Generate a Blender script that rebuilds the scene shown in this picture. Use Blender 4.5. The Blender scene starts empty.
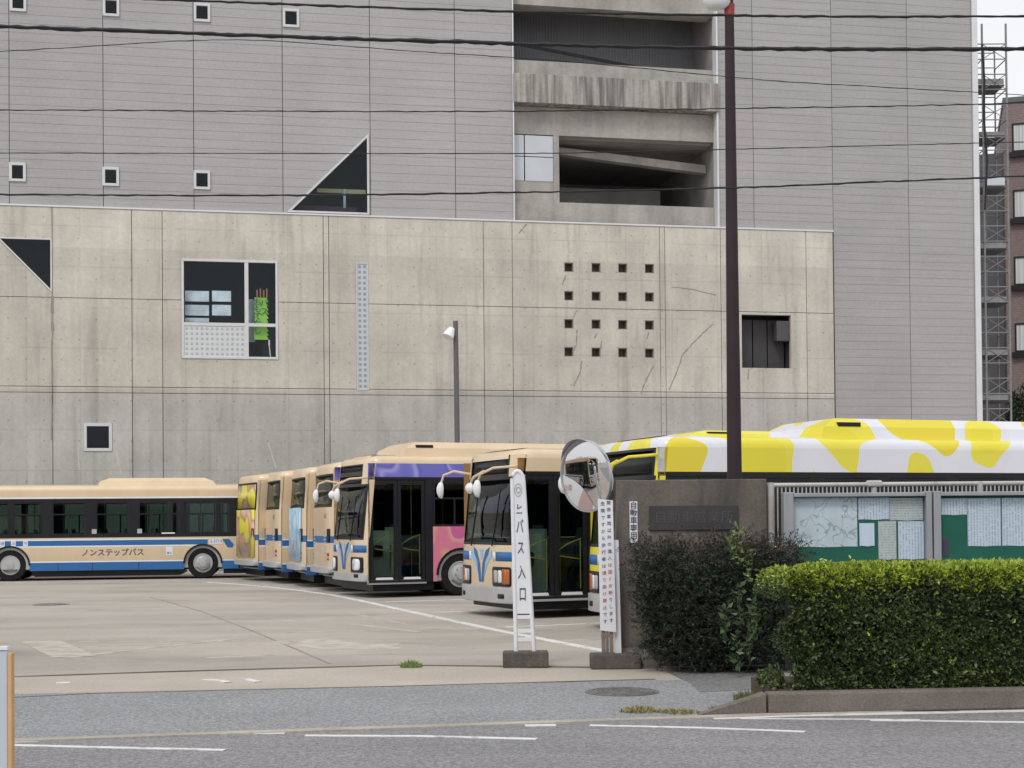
import bpy, bmesh, math, random
import numpy as np
from mathutils import Vector, Matrix
R = math.radians
random.seed(7); rng = np.random.default_rng(7)
S = bpy.context.scene
COL = S.collection

# ------------------------------------------------------------ camera
F = 1480.0; CAMZ = 1.7; PITCH = R(0.93); ROLL = R(0.5); CY = 497.0
cd = bpy.data.cameras.new('camera'); cam = bpy.data.objects.new('camera', cd); COL.objects.link(cam)
cd.lens = F / 1024 * 36; cd.sensor_width = 36; cd.clip_end = 2000; cd.shift_y = (CY - 384) / 1024
cf = Vector((0, math.cos(PITCH), math.sin(PITCH))); r0 = Vector((1, 0, 0)); u0 = Vector((0, -math.sin(PITCH), math.cos(PITCH)))
cr = r0 * math.cos(ROLL) - u0 * math.sin(ROLL); cu = u0 * math.cos(ROLL) + r0 * math.sin(ROLL)
cam.matrix_world = Matrix(((cr.x, cu.x, -cf.x, 0), (cr.y, cu.y, -cf.y, 0), (cr.z, cu.z, -cf.z, CAMZ), (0, 0, 0, 1)))
S.camera = cam

# ------------------------------------------------------------ sky, sun, exposure
W = bpy.data.worlds.new('World'); S.world = W; W.use_nodes = True
wn = W.node_tree.nodes; wl = W.node_tree.links
bg = wn['Background']; sky = wn.new('ShaderNodeTexSky'); sky.sky_type = 'NISHITA'; sky.sun_disc = False
SUN_EL, SUN_AZ = R(52), R(205)          # azimuth clockwise from +Y
sky.sun_elevation = SUN_EL; sky.sun_rotation = SUN_AZ; sky.dust_density = 3.0; sky.air_density = 1.0
hs = wn.new('ShaderNodeHueSaturation'); hs.inputs['Saturation'].default_value = 0.12
mx = wn.new('ShaderNodeMix'); mx.data_type = 'RGBA'; mx.inputs[0].default_value = 0.75
tc = wn.new('ShaderNodeTexCoord'); ns = wn.new('ShaderNodeTexNoise'); ns.inputs['Scale'].default_value = 2.2; ns.inputs['Detail'].default_value = 5
rp = wn.new('ShaderNodeValToRGB'); rp.color_ramp.elements[0].color = (9.6, 9.8, 10.4, 1); rp.color_ramp.elements[1].color = (11.6, 11.7, 12.0, 1)
wl.new(tc.outputs['Generated'], ns.inputs['Vector']); wl.new(ns.outputs['Fac'], rp.inputs['Fac'])
wl.new(sky.outputs[0], hs.inputs['Color']); wl.new(hs.outputs[0], mx.inputs[6]); wl.new(rp.outputs[0], mx.inputs[7])
wl.new(mx.outputs[2], bg.inputs['Color']); bg.inputs['Strength'].default_value = 0.102
sl = bpy.data.lights.new('sun', 'SUN'); so = bpy.data.objects.new('sun', sl); COL.objects.link(so)
sl.energy = 1.35; sl.angle = R(14); sl.color = (1.0, 0.97, 0.92)
sd = Vector((math.sin(SUN_AZ) * math.cos(SUN_EL), math.cos(SUN_AZ) * math.cos(SUN_EL), math.sin(SUN_EL)))
so.rotation_euler = sd.to_track_quat('Z', 'Y').to_euler()
S.view_settings.view_transform = 'Standard'; S.view_settings.look = 'None'; S.view_settings.gamma = 1.0
S.view_settings.use_curve_mapping = False; S.view_settings.exposure = 0.0

# ------------------------------------------------------------ pixel -> place
def ray(px, py):
    return cf + cr * ((px - 512) / F) + cu * ((CY - py) / F)
def at(px, py, Y):
    d = ray(px, py); t = Y / d.y
    return Vector((d.x * t, Y, CAMZ + d.z * t))
def gr(px, py, z=0.0):
    d = ray(px, py); t = (z - CAMZ) / d.z
    return Vector((d.x * t, d.y * t, z))
P0 = at(0, 525.5, 52.0); P1 = at(832, 518.2, 58.2)
e_ = (P1 - P0); e_.z = 0; e_.normalize(); BA = math.atan2(e_.y, e_.x); n_ = Vector((-e_.y, e_.x, 0))
def bw(px, py, dep=0.0):                 # point on the facade: (u, z) in the building's own frame
    d = ray(px, py); q = Vector((P0.x, P0.y, 0)) + n_ * dep
    t = (q - Vector((0, 0, 0))).dot(n_) / d.dot(n_)
    p = Vector((0, 0, CAMZ)) + d * t
    return (p - Vector((P0.x, P0.y, 0))).dot(e_), p.z
def bu(px, py=300, dep=0.0): return bw(px, py, dep)[0]
def bz(py, px=0, dep=0.0): return bw(px, py, dep)[1]

# ------------------------------------------------------------ object helpers
def tag(o, label=None, cat=None, group=None, kind=None):
    if label: o['label'] = label
    if cat: o['category'] = cat
    if group: o['group'] = group
    if kind: o['kind'] = kind
    return o
def empty(name, loc, rz=0, label=None, cat=None, group=None):
    o = bpy.data.objects.new(name, None); COL.objects.link(o); o.location = loc; o.rotation_euler = (0, 0, rz)
    return tag(o, label, cat, group)
class MB:
    def __init__(s): s.v = []; s.f = []; s.m = []
    def poly(s, pts, m=0):
        k = len(s.v); s.v += [tuple(p) for p in pts]; s.f.append(tuple(range(k, k + len(pts)))); s.m.append(m); return s
    def box(s, x0, x1, y0, y1, z0, z1, m=0):
        k = len(s.v)
        s.v += [(x0,y0,z0),(x1,y0,z0),(x1,y1,z0),(x0,y1,z0),(x0,y0,z1),(x1,y0,z1),(x1,y1,z1),(x0,y1,z1)]
        for f in ((0,3,2,1),(4,5,6,7),(0,1,5,4),(1,2,6,5),(2,3,7,6),(3,0,4,7)):
            s.f.append(tuple(k + i for i in f)); s.m.append(m)
        return s
    def prism(s, pts, y0, y1, m=0, tf=None):     # pts (x,z), extruded along y
        tf = tf or (lambda a, d, z: (a, d, z)); n = len(pts); k = len(s.v)
        s.v += [tf(p[0], y0, p[1]) for p in pts] + [tf(p[0], y1, p[1]) for p in pts]
        s.f.append(tuple(range(k, k + n))); s.f.append(tuple(range(k + 2*n - 1, k + n - 1, -1))); s.m += [m, m]
        for i in range(n):
            j = (i + 1) % n; s.f.append((k + j, k + i, k + n + i, k + n + j)); s.m.append(m)
        return s
    def tube(s, pts, r, n=6, m=0, cap=True):
        pts = [Vector(p) for p in pts]; rr = r if isinstance(r, (list, tuple)) else [r] * len(pts)
        k0 = len(s.v); up = Vector((0, 0, 1))
        for i, p in enumerate(pts):
            t = (pts[min(i+1, len(pts)-1)] - pts[max(i-1, 0)]).normalized()
            a = t.cross(up if abs(t.z) < .95 else Vector((1, 0, 0))).normalized(); b = t.cross(a)
            for j in range(n):
                q = 2 * math.pi * j / n; s.v.append(tuple(p + (a * math.cos(q) + b * math.sin(q)) * rr[i]))
        for i in range(len(pts) - 1):
            for j in range(n):
                a, b = k0 + i*n + j, k0 + i*n + (j+1) % n
                s.f.append((a, b, b + n, a + n)); s.m.append(m)
        if cap:
            s.f.append(tuple(range(k0 + n - 1, k0 - 1, -1))); e = k0 + (len(pts)-1)*n; s.f.append(tuple(range(e, e + n))); s.m += [m, m]
        return s
    def lathe(s, prof, n=20, m=0, tf=None):      # prof (r, h) round local z, tf maps point
        tf = tf or (lambda p: p); k = len(s.v)
        for r, h in prof:
            for j in range(n):
                q = 2 * math.pi * j / n; s.v.append(tuple(tf(Vector((r * math.cos(q), r * math.sin(q), h)))))
        for i in range(len(prof) - 1):
            for j in range(n):
                a, b = k + i*n + j, k + i*n + (j+1) % n
                s.f.append((a, b, b + n, a + n)); s.m.append(m)
        return s
    def build(s, name, mats, parent=None, smooth=False, bevel=0.0, fix=True, **kw):
        me = bpy.data.meshes.new(name); me.from_pydata(s.v, [], s.f); me.update()
        for mt in (mats if isinstance(mats, (list, tuple)) else [mats]): me.materials.append(mt)
        me.polygons.foreach_set('material_index', s.m)
        if fix:
            bm = bmesh.new(); bm.from_mesh(me); bmesh.ops.recalc_face_normals(bm, faces=bm.faces); bm.to_mesh(me); bm.free()
        if smooth:
            me.polygons.foreach_set('use_smooth', [True] * len(me.polygons))
            try: me.set_sharp_from_angle(angle=R(40))
            except Exception: pass
        o = bpy.data.objects.new(name, me); COL.objects.link(o)
        if parent: o.parent = parent
        if bevel:
            b = o.modifiers.new('bevel', 'BEVEL'); b.width = bevel; b.segments = 2; b.limit_method = 'ANGLE'
        return tag(o, **kw)
def inset(poly, d):
    n = len(poly); A = sum(poly[i][0]*poly[(i+1)%n][1] - poly[(i+1)%n][0]*poly[i][1] for i in range(n)); sg = 1 if A > 0 else -1
    L = []
    for i in range(n):
        (x0, y0), (x1, y1) = poly[i], poly[(i+1) % n]; l = math.hypot(x1-x0, y1-y0)
        nx, ny = -(y1-y0)/l*sg, (x1-x0)/l*sg; L.append((x0+nx*d, y0+ny*d, x1-x0, y1-y0))
    out = []
    for i in range(n):
        ax, ay, adx, ady = L[i-1]; bx, by, bdx, bdy = L[i]; den = adx*bdy - ady*bdx
        t = ((bx-ax)*bdy - (by-ay)*bdx) / den; out.append((ax + adx*t, ay + ady*t))
    return out
def ring(mb, poly, w, y0, y1, m=0, tf=None):
    inn = inset(poly, w); n = len(poly)
    for i in range(n):
        j = (i+1) % n; mb.prism([poly[i], poly[j], inn[j], inn[i]], y0, y1, m, tf)
    return inn
def copy_tree(o, parent=None):
    c = o.copy(); COL.objects.link(c); c.parent = parent
    for ch in list(o.children): copy_tree(ch, c)
    return c
def text_mesh(name, body, size, mat, parent, mtx, **kw):
    c = bpy.data.curves.new(name, 'FONT'); c.body = body; c.size = size; c.align_x = 'CENTER'; c.align_y = 'CENTER'; c.extrude = 0.001
    c.offset = kw.pop('offset', 0.0); c.resolution_u = 2
    t = bpy.data.objects.new(name, c); COL.objects.link(t)
    dg = bpy.context.evaluated_depsgraph_get(); me = bpy.data.meshes.new_from_object(t.evaluated_get(dg))
    bpy.data.objects.remove(t); me.transform(mtx); me.materials.clear(); me.materials.append(mat)
    o = bpy.data.objects.new(name, me); COL.objects.link(o)
    if parent: o.parent = parent
    return tag(o, **kw)

# ------------------------------------------------------------ materials
def mat(name, col, rough=0.7, metal=0.0, mott=0.0, mscale=1.5, fine=0.0, fscale=40.0, streak=0.0, sscale=(3, 3, .15), bump=0.0, bscale=60.0, rand=0.0, spec=0.5, extra=None, island=None, coat=0.0, trans=None):
    m = bpy.data.materials.new(name); m.use_nodes = True; nt = m.node_tree; N = nt.nodes; K = nt.links; b = N['Principled BSDF']
    b.inputs['Roughness'].default_value = rough; b.inputs['Metallic'].default_value = metal; b.inputs['Specular IOR Level'].default_value = spec
    if coat: b.inputs['Coat Weight'].default_value = coat; b.inputs['Coat Roughness'].default_value = .12
    tcn = N.new('ShaderNodeTexCoord'); obj = tcn.outputs['Object']
    rgb = N.new('ShaderNodeRGB'); rgb.outputs[0].default_value = (*col, 1); cur = rgb.outputs[0]
    def math_(op, a, bb=None, clamp=False):
        n = N.new('ShaderNodeMath'); n.operation = op; n.use_clamp = clamp
        for i, v in enumerate((a, bb)):
            if v is None: continue
            if isinstance(v, (int, float)): n.inputs[i].default_value = v
            else: K.new(v, n.inputs[i])
        return n.outputs[0]
    def noise(sc, det=4, scale3=None, dist=0.0):
        n = N.new('ShaderNodeTexNoise'); n.inputs['Scale'].default_value = sc; n.inputs['Detail'].default_value = det; n.inputs['Distortion'].default_value = dist
        if scale3:
            mp = N.new('ShaderNodeMapping'); mp.inputs['Scale'].default_value = scale3; K.new(obj, mp.inputs[0]); K.new(mp.outputs[0], n.inputs['Vector'])
        else: K.new(obj, n.inputs['Vector'])
        return n.outputs['Fac']
    def mulval(c, v):
        n = N.new('ShaderNodeVectorMath'); n.operation = 'SCALE'; K.new(c, n.inputs[0])
        if isinstance(v, float): n.inputs['Scale'].default_value = v
        else: K.new(v, n.inputs['Scale'])
        return n.outputs[0]
    def vary(c, fac, amt, lo=.3, hi=.7):
        r = N.new('ShaderNodeMapRange'); r.inputs[1].default_value = lo; r.inputs[2].default_value = hi
        r.inputs[3].default_value = 1 - amt; r.inputs[4].default_value = 1 + amt; K.new(fac, r.inputs[0]); return mulval(c, r.outputs[0])
    if island:
        g = N.new('ShaderNodeNewGeometry'); rr = N.new('ShaderNodeValToRGB'); cr_ = rr.color_ramp
        while len(cr_.elements) < len(island): cr_.elements.new(.5)
        for i, c in enumerate(island): cr_.elements[i].position = i / (len(island) - 1); cr_.elements[i].color = (*c, 1)
        K.new(g.outputs['Random Per Island'], rr.inputs[0]); cur = rr.outputs[0]
    if mott: cur = vary(cur, noise(mscale, 6), mott)
    if fine: cur = vary(cur, noise(fscale, 3), fine)
    if streak: cur = vary(cur, noise(1.0, 5, sscale), streak)
    if rand:
        oi = N.new('ShaderNodeObjectInfo'); cur = vary(cur, oi.outputs['Random'], rand, 0, 1)
    if extra: cur = extra(N, K, cur, obj, math_, noise, mulval, vary)
    K.new(cur, b.inputs['Base Color'])
    if bump:
        bp = N.new('ShaderNodeBump'); bp.inputs['Strength'].default_value = bump; bp.inputs['Distance'].default_value = .01
        K.new(noise(bscale, 3), bp.inputs['Height']); K.new(bp.outputs[0], b.inputs['Normal'])
    if trans:
        b.inputs['Subsurface Weight'].default_value = 0
        tr = N.new('ShaderNodeBsdfTranslucent'); K.new(cur, tr.inputs[0]); ms = N.new('ShaderNodeMixShader'); ms.inputs[0].default_value = trans
        K.new(b.outputs[0], ms.inputs[1]); K.new(tr.outputs[0], ms.inputs[2]); K.new(ms.outputs[0], N['Material Output'].inputs[0])
    return m
def glass(name, tint, refl=0.08, rough=0.03, k=.45):
    m = bpy.data.materials.new(name); m.use_nodes = True; nt = m.node_tree; N = nt.nodes; K = nt.links; N.remove(N['Principled BSDF'])
    t = N.new('ShaderNodeBsdfTransparent'); t.inputs[0].default_value = (*tint, 1); g = N.new('ShaderNodeBsdfGlossy'); g.inputs['Roughness'].default_value = rough
    g.inputs['Color'].default_value = (.9, .95, 1, 1)
    lw = N.new('ShaderNodeLayerWeight'); lw.inputs[0].default_value = .25; a = N.new('ShaderNodeMath'); a.operation = 'MULTIPLY_ADD'; pw = N.new('ShaderNodeMath'); pw.operation = 'POWER'; pw.inputs[1].default_value = 4.0; lw.inputs[0].default_value = .5; K.new(lw.outputs['Facing'], pw.inputs[0])
    a.inputs[1].default_value = k; a.inputs[2].default_value = refl; K.new(pw.outputs[0], a.inputs[0])
    ms = N.new('ShaderNodeMixShader'); K.new(a.outputs[0], ms.inputs[0]); K.new(t.outputs[0], ms.inputs[1]); K.new(g.outputs[0], ms.inputs[2])
    K.new(ms.outputs[0], N['Material Output'].inputs[0]); return m
def mix_extra(c2, scale, lo, hi, det=5, scale3=None, dist=0):
    def fn(N, K, cur, obj, math_, noise, mulval, vary):
        r = N.new('ShaderNodeMapRange'); r.inputs[1].default_value = lo; r.inputs[2].default_value = hi; K.new(noise(scale, det, scale3, dist), r.inputs[0])
        x = N.new('ShaderNodeMix'); x.data_type = 'RGBA'; K.new(r.outputs[0], x.inputs[0]); K.new(cur, x.inputs[6]); x.inputs[7].default_value = (*c2, 1); return x.outputs[2]
    return fn
ZSTEP1, ZSTEP2 = bz(245), bz(389)
def conc_extra(N, K, cur, obj, math_, noise, mulval, vary):
    sp = N.new('ShaderNodeSeparateXYZ'); K.new(obj, sp.inputs[0]); x, z = sp.outputs[0], sp.outputs[2]
    jn = math_('MULTIPLY', noise(1.2, 2), .5)
    up = math_('GREATER_THAN', math_('ADD', z, math_('MULTIPLY', jn, .1)), ZSTEP1); lo = math_('LESS_THAN', z, ZSTEP2)
    cur = mulval(cur, math_('MULTIPLY_ADD', up, .09) if False else math_('ADD', math_('MULTIPLY', up, .10), 1.0))
    mxx = N.new('ShaderNodeMix'); mxx.data_type = 'RGBA'; mxx.blend_type = 'MULTIPLY'; K.new(lo, mxx.inputs[0]); K.new(cur, mxx.inputs[6]); mxx.inputs[7].default_value = (.86, .88, .93, 1); cur = mxx.outputs[2]
    fx = math_('SUBTRACT', math_('FRACT', math_('DIVIDE', x, .60)), .5); fz = math_('SUBTRACT', math_('FRACT', math_('DIVIDE', z, .72)), .5)
    d = math_('SQRT', math_('ADD', math_('POWER', math_('MULTIPLY', fx, .60), 2), math_('POWER', math_('MULTIPLY', fz, .72), 2)))
    hole = math_('LESS_THAN', d, .032); keep = math_('GREATER_THAN', noise(3.0, 2), .47)
    cur = mulval(cur, math_('SUBTRACT', 1.0, math_('MULTIPLY', math_('MULTIPLY', hole, keep), .32)))
    sx = math_('LESS_THAN', math_('ABSOLUTE', math_('SUBTRACT', math_('FRACT', math_('DIVIDE', x, 1.83)), .5)), .009)
    sz = math_('LESS_THAN', math_('ABSOLUTE', math_('SUBTRACT', math_('FRACT', math_('DIVIDE', z, 1.45)), .5)), .014)
    sm = math_('MULTIPLY', math_('MAXIMUM', sx, sz), math_('GREATER_THAN', noise(.8, 3), .45))
    cur = mulval(cur, math_('SUBTRACT', 1.0, math_('MULTIPLY', sm, .13)))
    # dark dirt that has run down, pale lime runs
    dirt = noise(1.0, 6, (2.6, 2.6, .22), .6); r = N.new('ShaderNodeMapRange'); r.inputs[1].default_value = .54; r.inputs[2].default_value = .76; K.new(dirt, r.inputs[0])
    cur = mulval(cur, math_('SUBTRACT', 1.0, math_('MULTIPLY', r.outputs[0], .23)))
    return cur
M = {}
M['conc'] = mat('facade_concrete', (.505, .475, .42), .85, mott=.13, mscale=.55, fine=.06, fscale=9, streak=.06, bump=.15, bscale=30, rand=.035, extra=conc_extra)
M['tile'] = mat('grey_tile', (.37, .358, .362), .55, mott=.06, mscale=.35, fine=.05, fscale=14, streak=.06, sscale=(.35, .35, 14), rand=.045)
M['tile_gap'] = mat('tile_joint', (.325, .315, .318), .8)
M['trim'] = mat('white_trim', (.66, .67, .69), .5, mott=.05)
M['frame'] = mat('window_frame_white', (.60, .61, .62), .4, mott=.05, mscale=3)
M['alu'] = mat('aluminium', (.5, .51, .53), .35, .6, mott=.08, mscale=4)
M['winglass'] = glass('facade_glass', (.82, .86, .88), .016, k=.2)
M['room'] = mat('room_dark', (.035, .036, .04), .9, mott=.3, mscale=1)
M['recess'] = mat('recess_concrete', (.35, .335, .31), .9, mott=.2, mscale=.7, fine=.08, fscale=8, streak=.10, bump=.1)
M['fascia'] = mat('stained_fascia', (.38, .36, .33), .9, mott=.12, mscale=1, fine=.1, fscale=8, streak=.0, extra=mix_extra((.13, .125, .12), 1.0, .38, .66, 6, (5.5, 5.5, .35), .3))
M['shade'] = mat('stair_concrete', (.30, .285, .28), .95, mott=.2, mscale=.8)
M['louvre'] = mat('blue_grey_metal', (.24, .245, .265), .6, .0, mott=.1, mscale=.8)
M['wpanel'] = mat('pale_blue_panel', (.52, .55, .60), .45, mott=.06, mscale=1)
M['gblock'] = mat('glass_block', (.42, .46, .49), .25, mott=.15, mscale=6)
M['gjoint'] = mat('glass_block_joint', (.60, .62, .63), .6)
M['crack'] = mat('dark_crack', (.29, .27, .24), .95)
M['lime'] = mat('lime_run', (.55, .52, .47), .95)
M['board'] = mat('pale_interior_board', (.50, .52, .53), .6, mott=.35, mscale=2.2)
M['black'] = mat('black_trim', (.014, .014, .017), .4, spec=.25, mott=.2, mscale=2)
M['rubber'] = mat('tyre_rubber', (.016, .015, .015), .9, spec=.2, mott=.25, mscale=5, bump=.2)
def dirty(N, K, cur, obj, math_, noise, mulval, vary):
    sp = N.new('ShaderNodeSeparateXYZ'); K.new(obj, sp.inputs[0]); r = N.new('ShaderNodeMapRange'); r.inputs[1].default_value = 1.0; r.inputs[2].default_value = .3; K.new(sp.outputs[2], r.inputs[0])
    f = math_('MULTIPLY', r.outputs[0], math_('MULTIPLY', noise(3, 5, (1, 1, .4)), .6)); x = N.new('ShaderNodeMix'); x.data_type = 'RGBA'; K.new(f, x.inputs[0]); K.new(cur, x.inputs[6]); x.inputs[7].default_value = (.26, .22, .18, 1); return x.outputs[2]
M['cream'] = mat('cream_paint', (.67, .52, .345), .3, mott=.05, mscale=1.2, coat=.3, extra=dirty, streak=.03, sscale=(4, 4, .4))
M['blue'] = mat('blue_paint', (.018, .125, .34), .45, mott=.06, mscale=1.5)
M['lblue'] = mat('pale_blue_paint', (.25, .48, .75), .35)
M['white'] = mat('white_paint', (.74, .75, .77), .35, mott=.05, mscale=2)
M['silver'] = mat('silver_grey_paint', (.44, .45, .47), .35, extra=dirty, mott=.07, mscale=3, streak=.06)
M['interior'] = mat('bus_interior', (.42, .43, .42), .8)
M['seat'] = mat('seat_fabric', (.09, .17, .19), .9, mott=.15, mscale=6)
M['grab'] = mat('yellow_rail', (.75, .62, .16), .4)
M['lens'] = mat('lamp_lens', (.75, .77, .8), .08, mott=.1, mscale=20)
M['orange'] = mat('orange_lens', (.48, .12, .03), .15)
M['redlens'] = mat('red_lens', (.5, .03, .03), .2)
M['cglass'] = glass('bus_glass', (.50, .58, .55), .02)
M['cglass2'] = glass('bus_dark_glass', (.34, .40, .39), .03)
M['sglass'] = glass('bus_windscreen_glass', (.42, .50, .50), .04)
M['dglass'] = glass('door_glass', (.62, .68, .65), .02, k=.25)
M['txt'] = mat('dark_lettering', (.07, .07, .10), .6)
M['rtxt'] = mat('red_lettering', (.50, .09, .08), .6)
M['ypaint'] = mat('yellow_paint', (.75, .65, .03), .35, coat=.2)
def wrap(name, cols, scale):
    def fn(N, K, cur, obj, math_, noise, mulval, vary):
        rr = N.new('ShaderNodeValToRGB'); rr.color_ramp.interpolation = 'CONSTANT' if 'yellow_white' in name else 'EASE'; E = rr.color_ramp.elements
        while len(E) < len(cols): E.new(.5)
        for i, c in enumerate(cols): E[i].position = 0 if i == 0 else .34 + .32 * i / len(cols); E[i].color = (*c, 1)
        K.new(noise(scale, .6), rr.inputs[0]); return rr.outputs[0]
    return mat(name, (.5, .5, .5), .35, extra=fn, coat=.2)
M['wyellow'] = wrap('yellow_white_wrap', [(.72, .63, .03), (.74, .66, .05), (.68, .69, .74), (.70, .71, .76), (.72, .6, .03)], .8)
M['wpurple'] = wrap('violet_wrap', [(.09, .10, .42), (.13, .13, .50), (.17, .16, .55), (.32, .30, .66), (.11, .12, .46), (.15, .14, .50)], 1.3)
M['wpink'] = wrap('pink_wrap', [(.62, .13, .30), (.66, .20, .30), (.68, .30, .20), (.64, .35, .45), (.58, .12, .30)], 2.2)
M['worange'] = wrap('yellow_orange_wrap', [(.62, .52, .08), (.70, .62, .05), (.30, .24, .20), (.66, .30, .08), (.55, .42, .36)], 1.6)
M['wsky'] = wrap('sky_blue_wrap', [(.25, .50, .72), (.36, .62, .80), (.20, .40, .66), (.46, .60, .74)], 1.8)

# ground
def tint2(c2, sc, lo, hi, **k): return mix_extra(c2, sc, lo, hi, **k)
def lotfn(N, K, cur, obj, math_, noise, mulval, vary):
    cur = mix_extra((.31, .28, .25), .5, .5, .75, 6, (.3, 1, 1), .4)(N, K, cur, obj, math_, noise, mulval, vary)
    for sc_, lo, hi, a in ((.9, .60, .70, .14), (3.5, .66, .74, .16), (.35, .52, .60, .07)):
        r = N.new('ShaderNodeMapRange'); r.inputs[1].default_value = lo; r.inputs[2].default_value = hi; K.new(noise(sc_, 5, None, .5), r.inputs[0])
        cur = mulval(cur, math_('SUBTRACT', 1.0, math_('MULTIPLY', r.outputs[0], a)))
    sp = N.new('ShaderNodeSeparateXYZ'); K.new(obj, sp.inputs[0])          # tyre tracks curving across the yard
    ph = math_('ADD', math_('MULTIPLY', sp.outputs[1], 1.1), math_('MULTIPLY', math_('SINE', math_('MULTIPLY', sp.outputs[0], .16)), 3.2))
    t = math_('GREATER_THAN', math_('SINE', math_('ADD', ph, math_('MULTIPLY', noise(.3, 2), 3.0))), .86)
    return mulval(cur, math_('SUBTRACT', 1.0, math_('MULTIPLY', math_('MULTIPLY', t, noise(.6, 4)), .13)))
M['lot'] = mat('lot_concrete', (.405, .365, .32), .9, mott=.10, mscale=.25, fine=.08, fscale=20, streak=.07, sscale=(.12, 1.1, 1), bump=.15, bscale=50, extra=lotfn)
M['apron'] = mat('apron_concrete', (.415, .365, .31), .9, mott=.12, mscale=.6, fine=.10, fscale=25, bump=.2, bscale=50)
def speckle(N, K, cur, obj, math_, noise, mulval, vary):
    return vary(vary(cur, noise(28, 2), .30), noise(75, 2), .30, .35, .65)
M['walk'] = mat('sidewalk_asphalt', (.245, .250, .257), .95, mott=.08, mscale=.7, extra=speckle, bump=.5, bscale=70)
M['road'] = mat('road_asphalt', (.215, .209, .212), .95, mott=.08, mscale=.5, streak=.08, sscale=(.15, 2.5, 1), extra=speckle, bump=.5, bscale=70)
M['patch'] = mat('dark_asphalt', (.17, .168, .165), .95, mott=.15, mscale=.9, extra=speckle, bump=.4, bscale=70)
M['line'] = mat('road_paint', (.66, .66, .65), .8, mott=.1, mscale=3, extra=mix_extra((.32, .30, .28), 6, .53, .70))
M['wornline'] = mat('worn_paint', (.52, .475, .41), .9, mott=.1, mscale=3, extra=mix_extra((.37, .33, .28), 3, .42, .62))
M['joint'] = mat('dark_joint', (.14, .12, .105), .95, mott=.3, mscale=1.5)
M['kerb'] = mat('kerb_concrete', (.155, .13, .115), .92, mott=.2, mscale=2.5, fine=.2, fscale=45, bump=.5, bscale=60)
M['gutter'] = mat('gutter_concrete', (.38, .34, .29), .92, mott=.2, mscale=1.4, fine=.15, fscale=30)
M['soil'] = mat('soil', (.07, .05, .035), .95, mott=.3, mscale=6, bump=.5)
M['iron'] = mat('manhole_iron', (.18, .175, .17), .7, .3, mott=.3, mscale=12, bump=.6, bscale=25)
M['gatewall'] = mat('gate_wall_concrete', (.135, .115, .10), .92, mott=.25, mscale=1.8, fine=.15, fscale=25, streak=.12, sscale=(9, 9, .8), bump=.4, bscale=40,
                    extra=mix_extra((.065, .06, .058), 1.0, .50, .74, 6, (3.5, 3.5, .7), .8))
M['block'] = mat('base_block', (.095, .082, .074), .95, mott=.25, mscale=5, fine=.15, fscale=40, bump=.5)
M['plate'] = mat('dark_name_plate', (.055, .052, .055), .5, .4, mott=.15, mscale=4)
M['platetxt'] = mat('dull_plate_lettering', (.085, .08, .08), .5, .3)
M['polebrown'] = mat('dark_brown_paint', (.040, .028, .033), .7, spec=.2, mott=.12, mscale=3, streak=.08)
M['redband'] = mat('rust_red_paint', (.27, .035, .03), .6, mott=.3, mscale=12)
M['polegrey'] = mat('dark_grey_paint', (.10, .10, .11), .5)
M['wire'] = mat('cable_sheath', (.03, .03, .033), .6, spec=.2)
M['mirror'] = mat('mirror_steel', (.70, .70, .70), .02, 1.0)
M['signw'] = mat('sign_white', (.72, .73, .76), .45, mott=.05, mscale=5)
M['rust'] = mat('rusted_frame', (.22, .16, .13), .8, mott=.3, mscale=8)
M['green'] = mat('green_felt', (.02, .13, .085), .85, mott=.06, mscale=3)
M['bframe'] = mat('board_frame_grey', (.34, .35, .37), .45, .3, mott=.1, mscale=2, streak=.08, sscale=(6, 6, .6))
M['fence'] = mat('fence_white', (.46, .445, .43), .6, mott=.15, mscale=4, extra=mix_extra((.28, .22, .17), 7, .60, .75))
def printed(base, ink, vert, step, amt):
    def fn(N, K, cur, obj, math_, noise, mulval, vary):
        sp = N.new('ShaderNodeSeparateXYZ'); K.new(obj, sp.inputs[0]); c = sp.outputs[0 if vert else 2]
        l = math_('LESS_THAN', math_('FRACT', math_('DIVIDE', c, step)), .45); g_ = math_('GREATER_THAN', noise(1.0, 2, (14, 1, 60) if vert else (60, 1, 14)), .47)
        x = N.new('ShaderNodeMix'); x.data_type = 'RGBA'
        K.new(math_('MULTIPLY', math_('MULTIPLY', l, g_), amt), x.inputs[0]); K.new(cur, x.inputs[6]); x.inputs[7].default_value = (*ink, 1); return x.outputs[2]
    return fn
M['paper'] = mat('printed_paper', (.66, .71, .78), .6, extra=printed(None, (.20, .23, .30), True, .034, .5))
M['paper2'] = mat('yellowed_paper', (.58, .59, .56), .6, extra=printed(None, (.22, .22, .24), False, .03, .5))
M['paper3'] = mat('plain_paper', (.68, .74, .84), .6)
def mapfn(N, K, cur, obj, math_, noise, mulval, vary):
    v = N.new('ShaderNodeTexVoronoi'); v.feature = 'DISTANCE_TO_EDGE'; v.inputs['Scale'].default_value = 7
    nz = N.new('ShaderNodeTexNoise'); nz.inputs['Scale'].default_value = 5; K.new(obj, nz.inputs[0]); ad = N.new('ShaderNodeMix'); ad.data_type = 'RGBA'; ad.inputs[0].default_value = .35
    K.new(obj, ad.inputs[6]); K.new(nz.outputs['Color'], ad.inputs[7]); K.new(ad.outputs[2], v.inputs['Vector'])
    l = math_('MULTIPLY', math_('LESS_THAN', v.outputs['Distance'], .035), .55); x = N.new('ShaderNodeMix'); x.data_type = 'RGBA'
    K.new(l, x.inputs[0]); K.new(cur, x.inputs[6]); x.inputs[7].default_value = (.2, .24, .3, 1); return x.outputs[2]
M['map'] = mat('route_map_print', (.62, .67, .69), .6, mott=.1, mscale=3, extra=mapfn)
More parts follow.
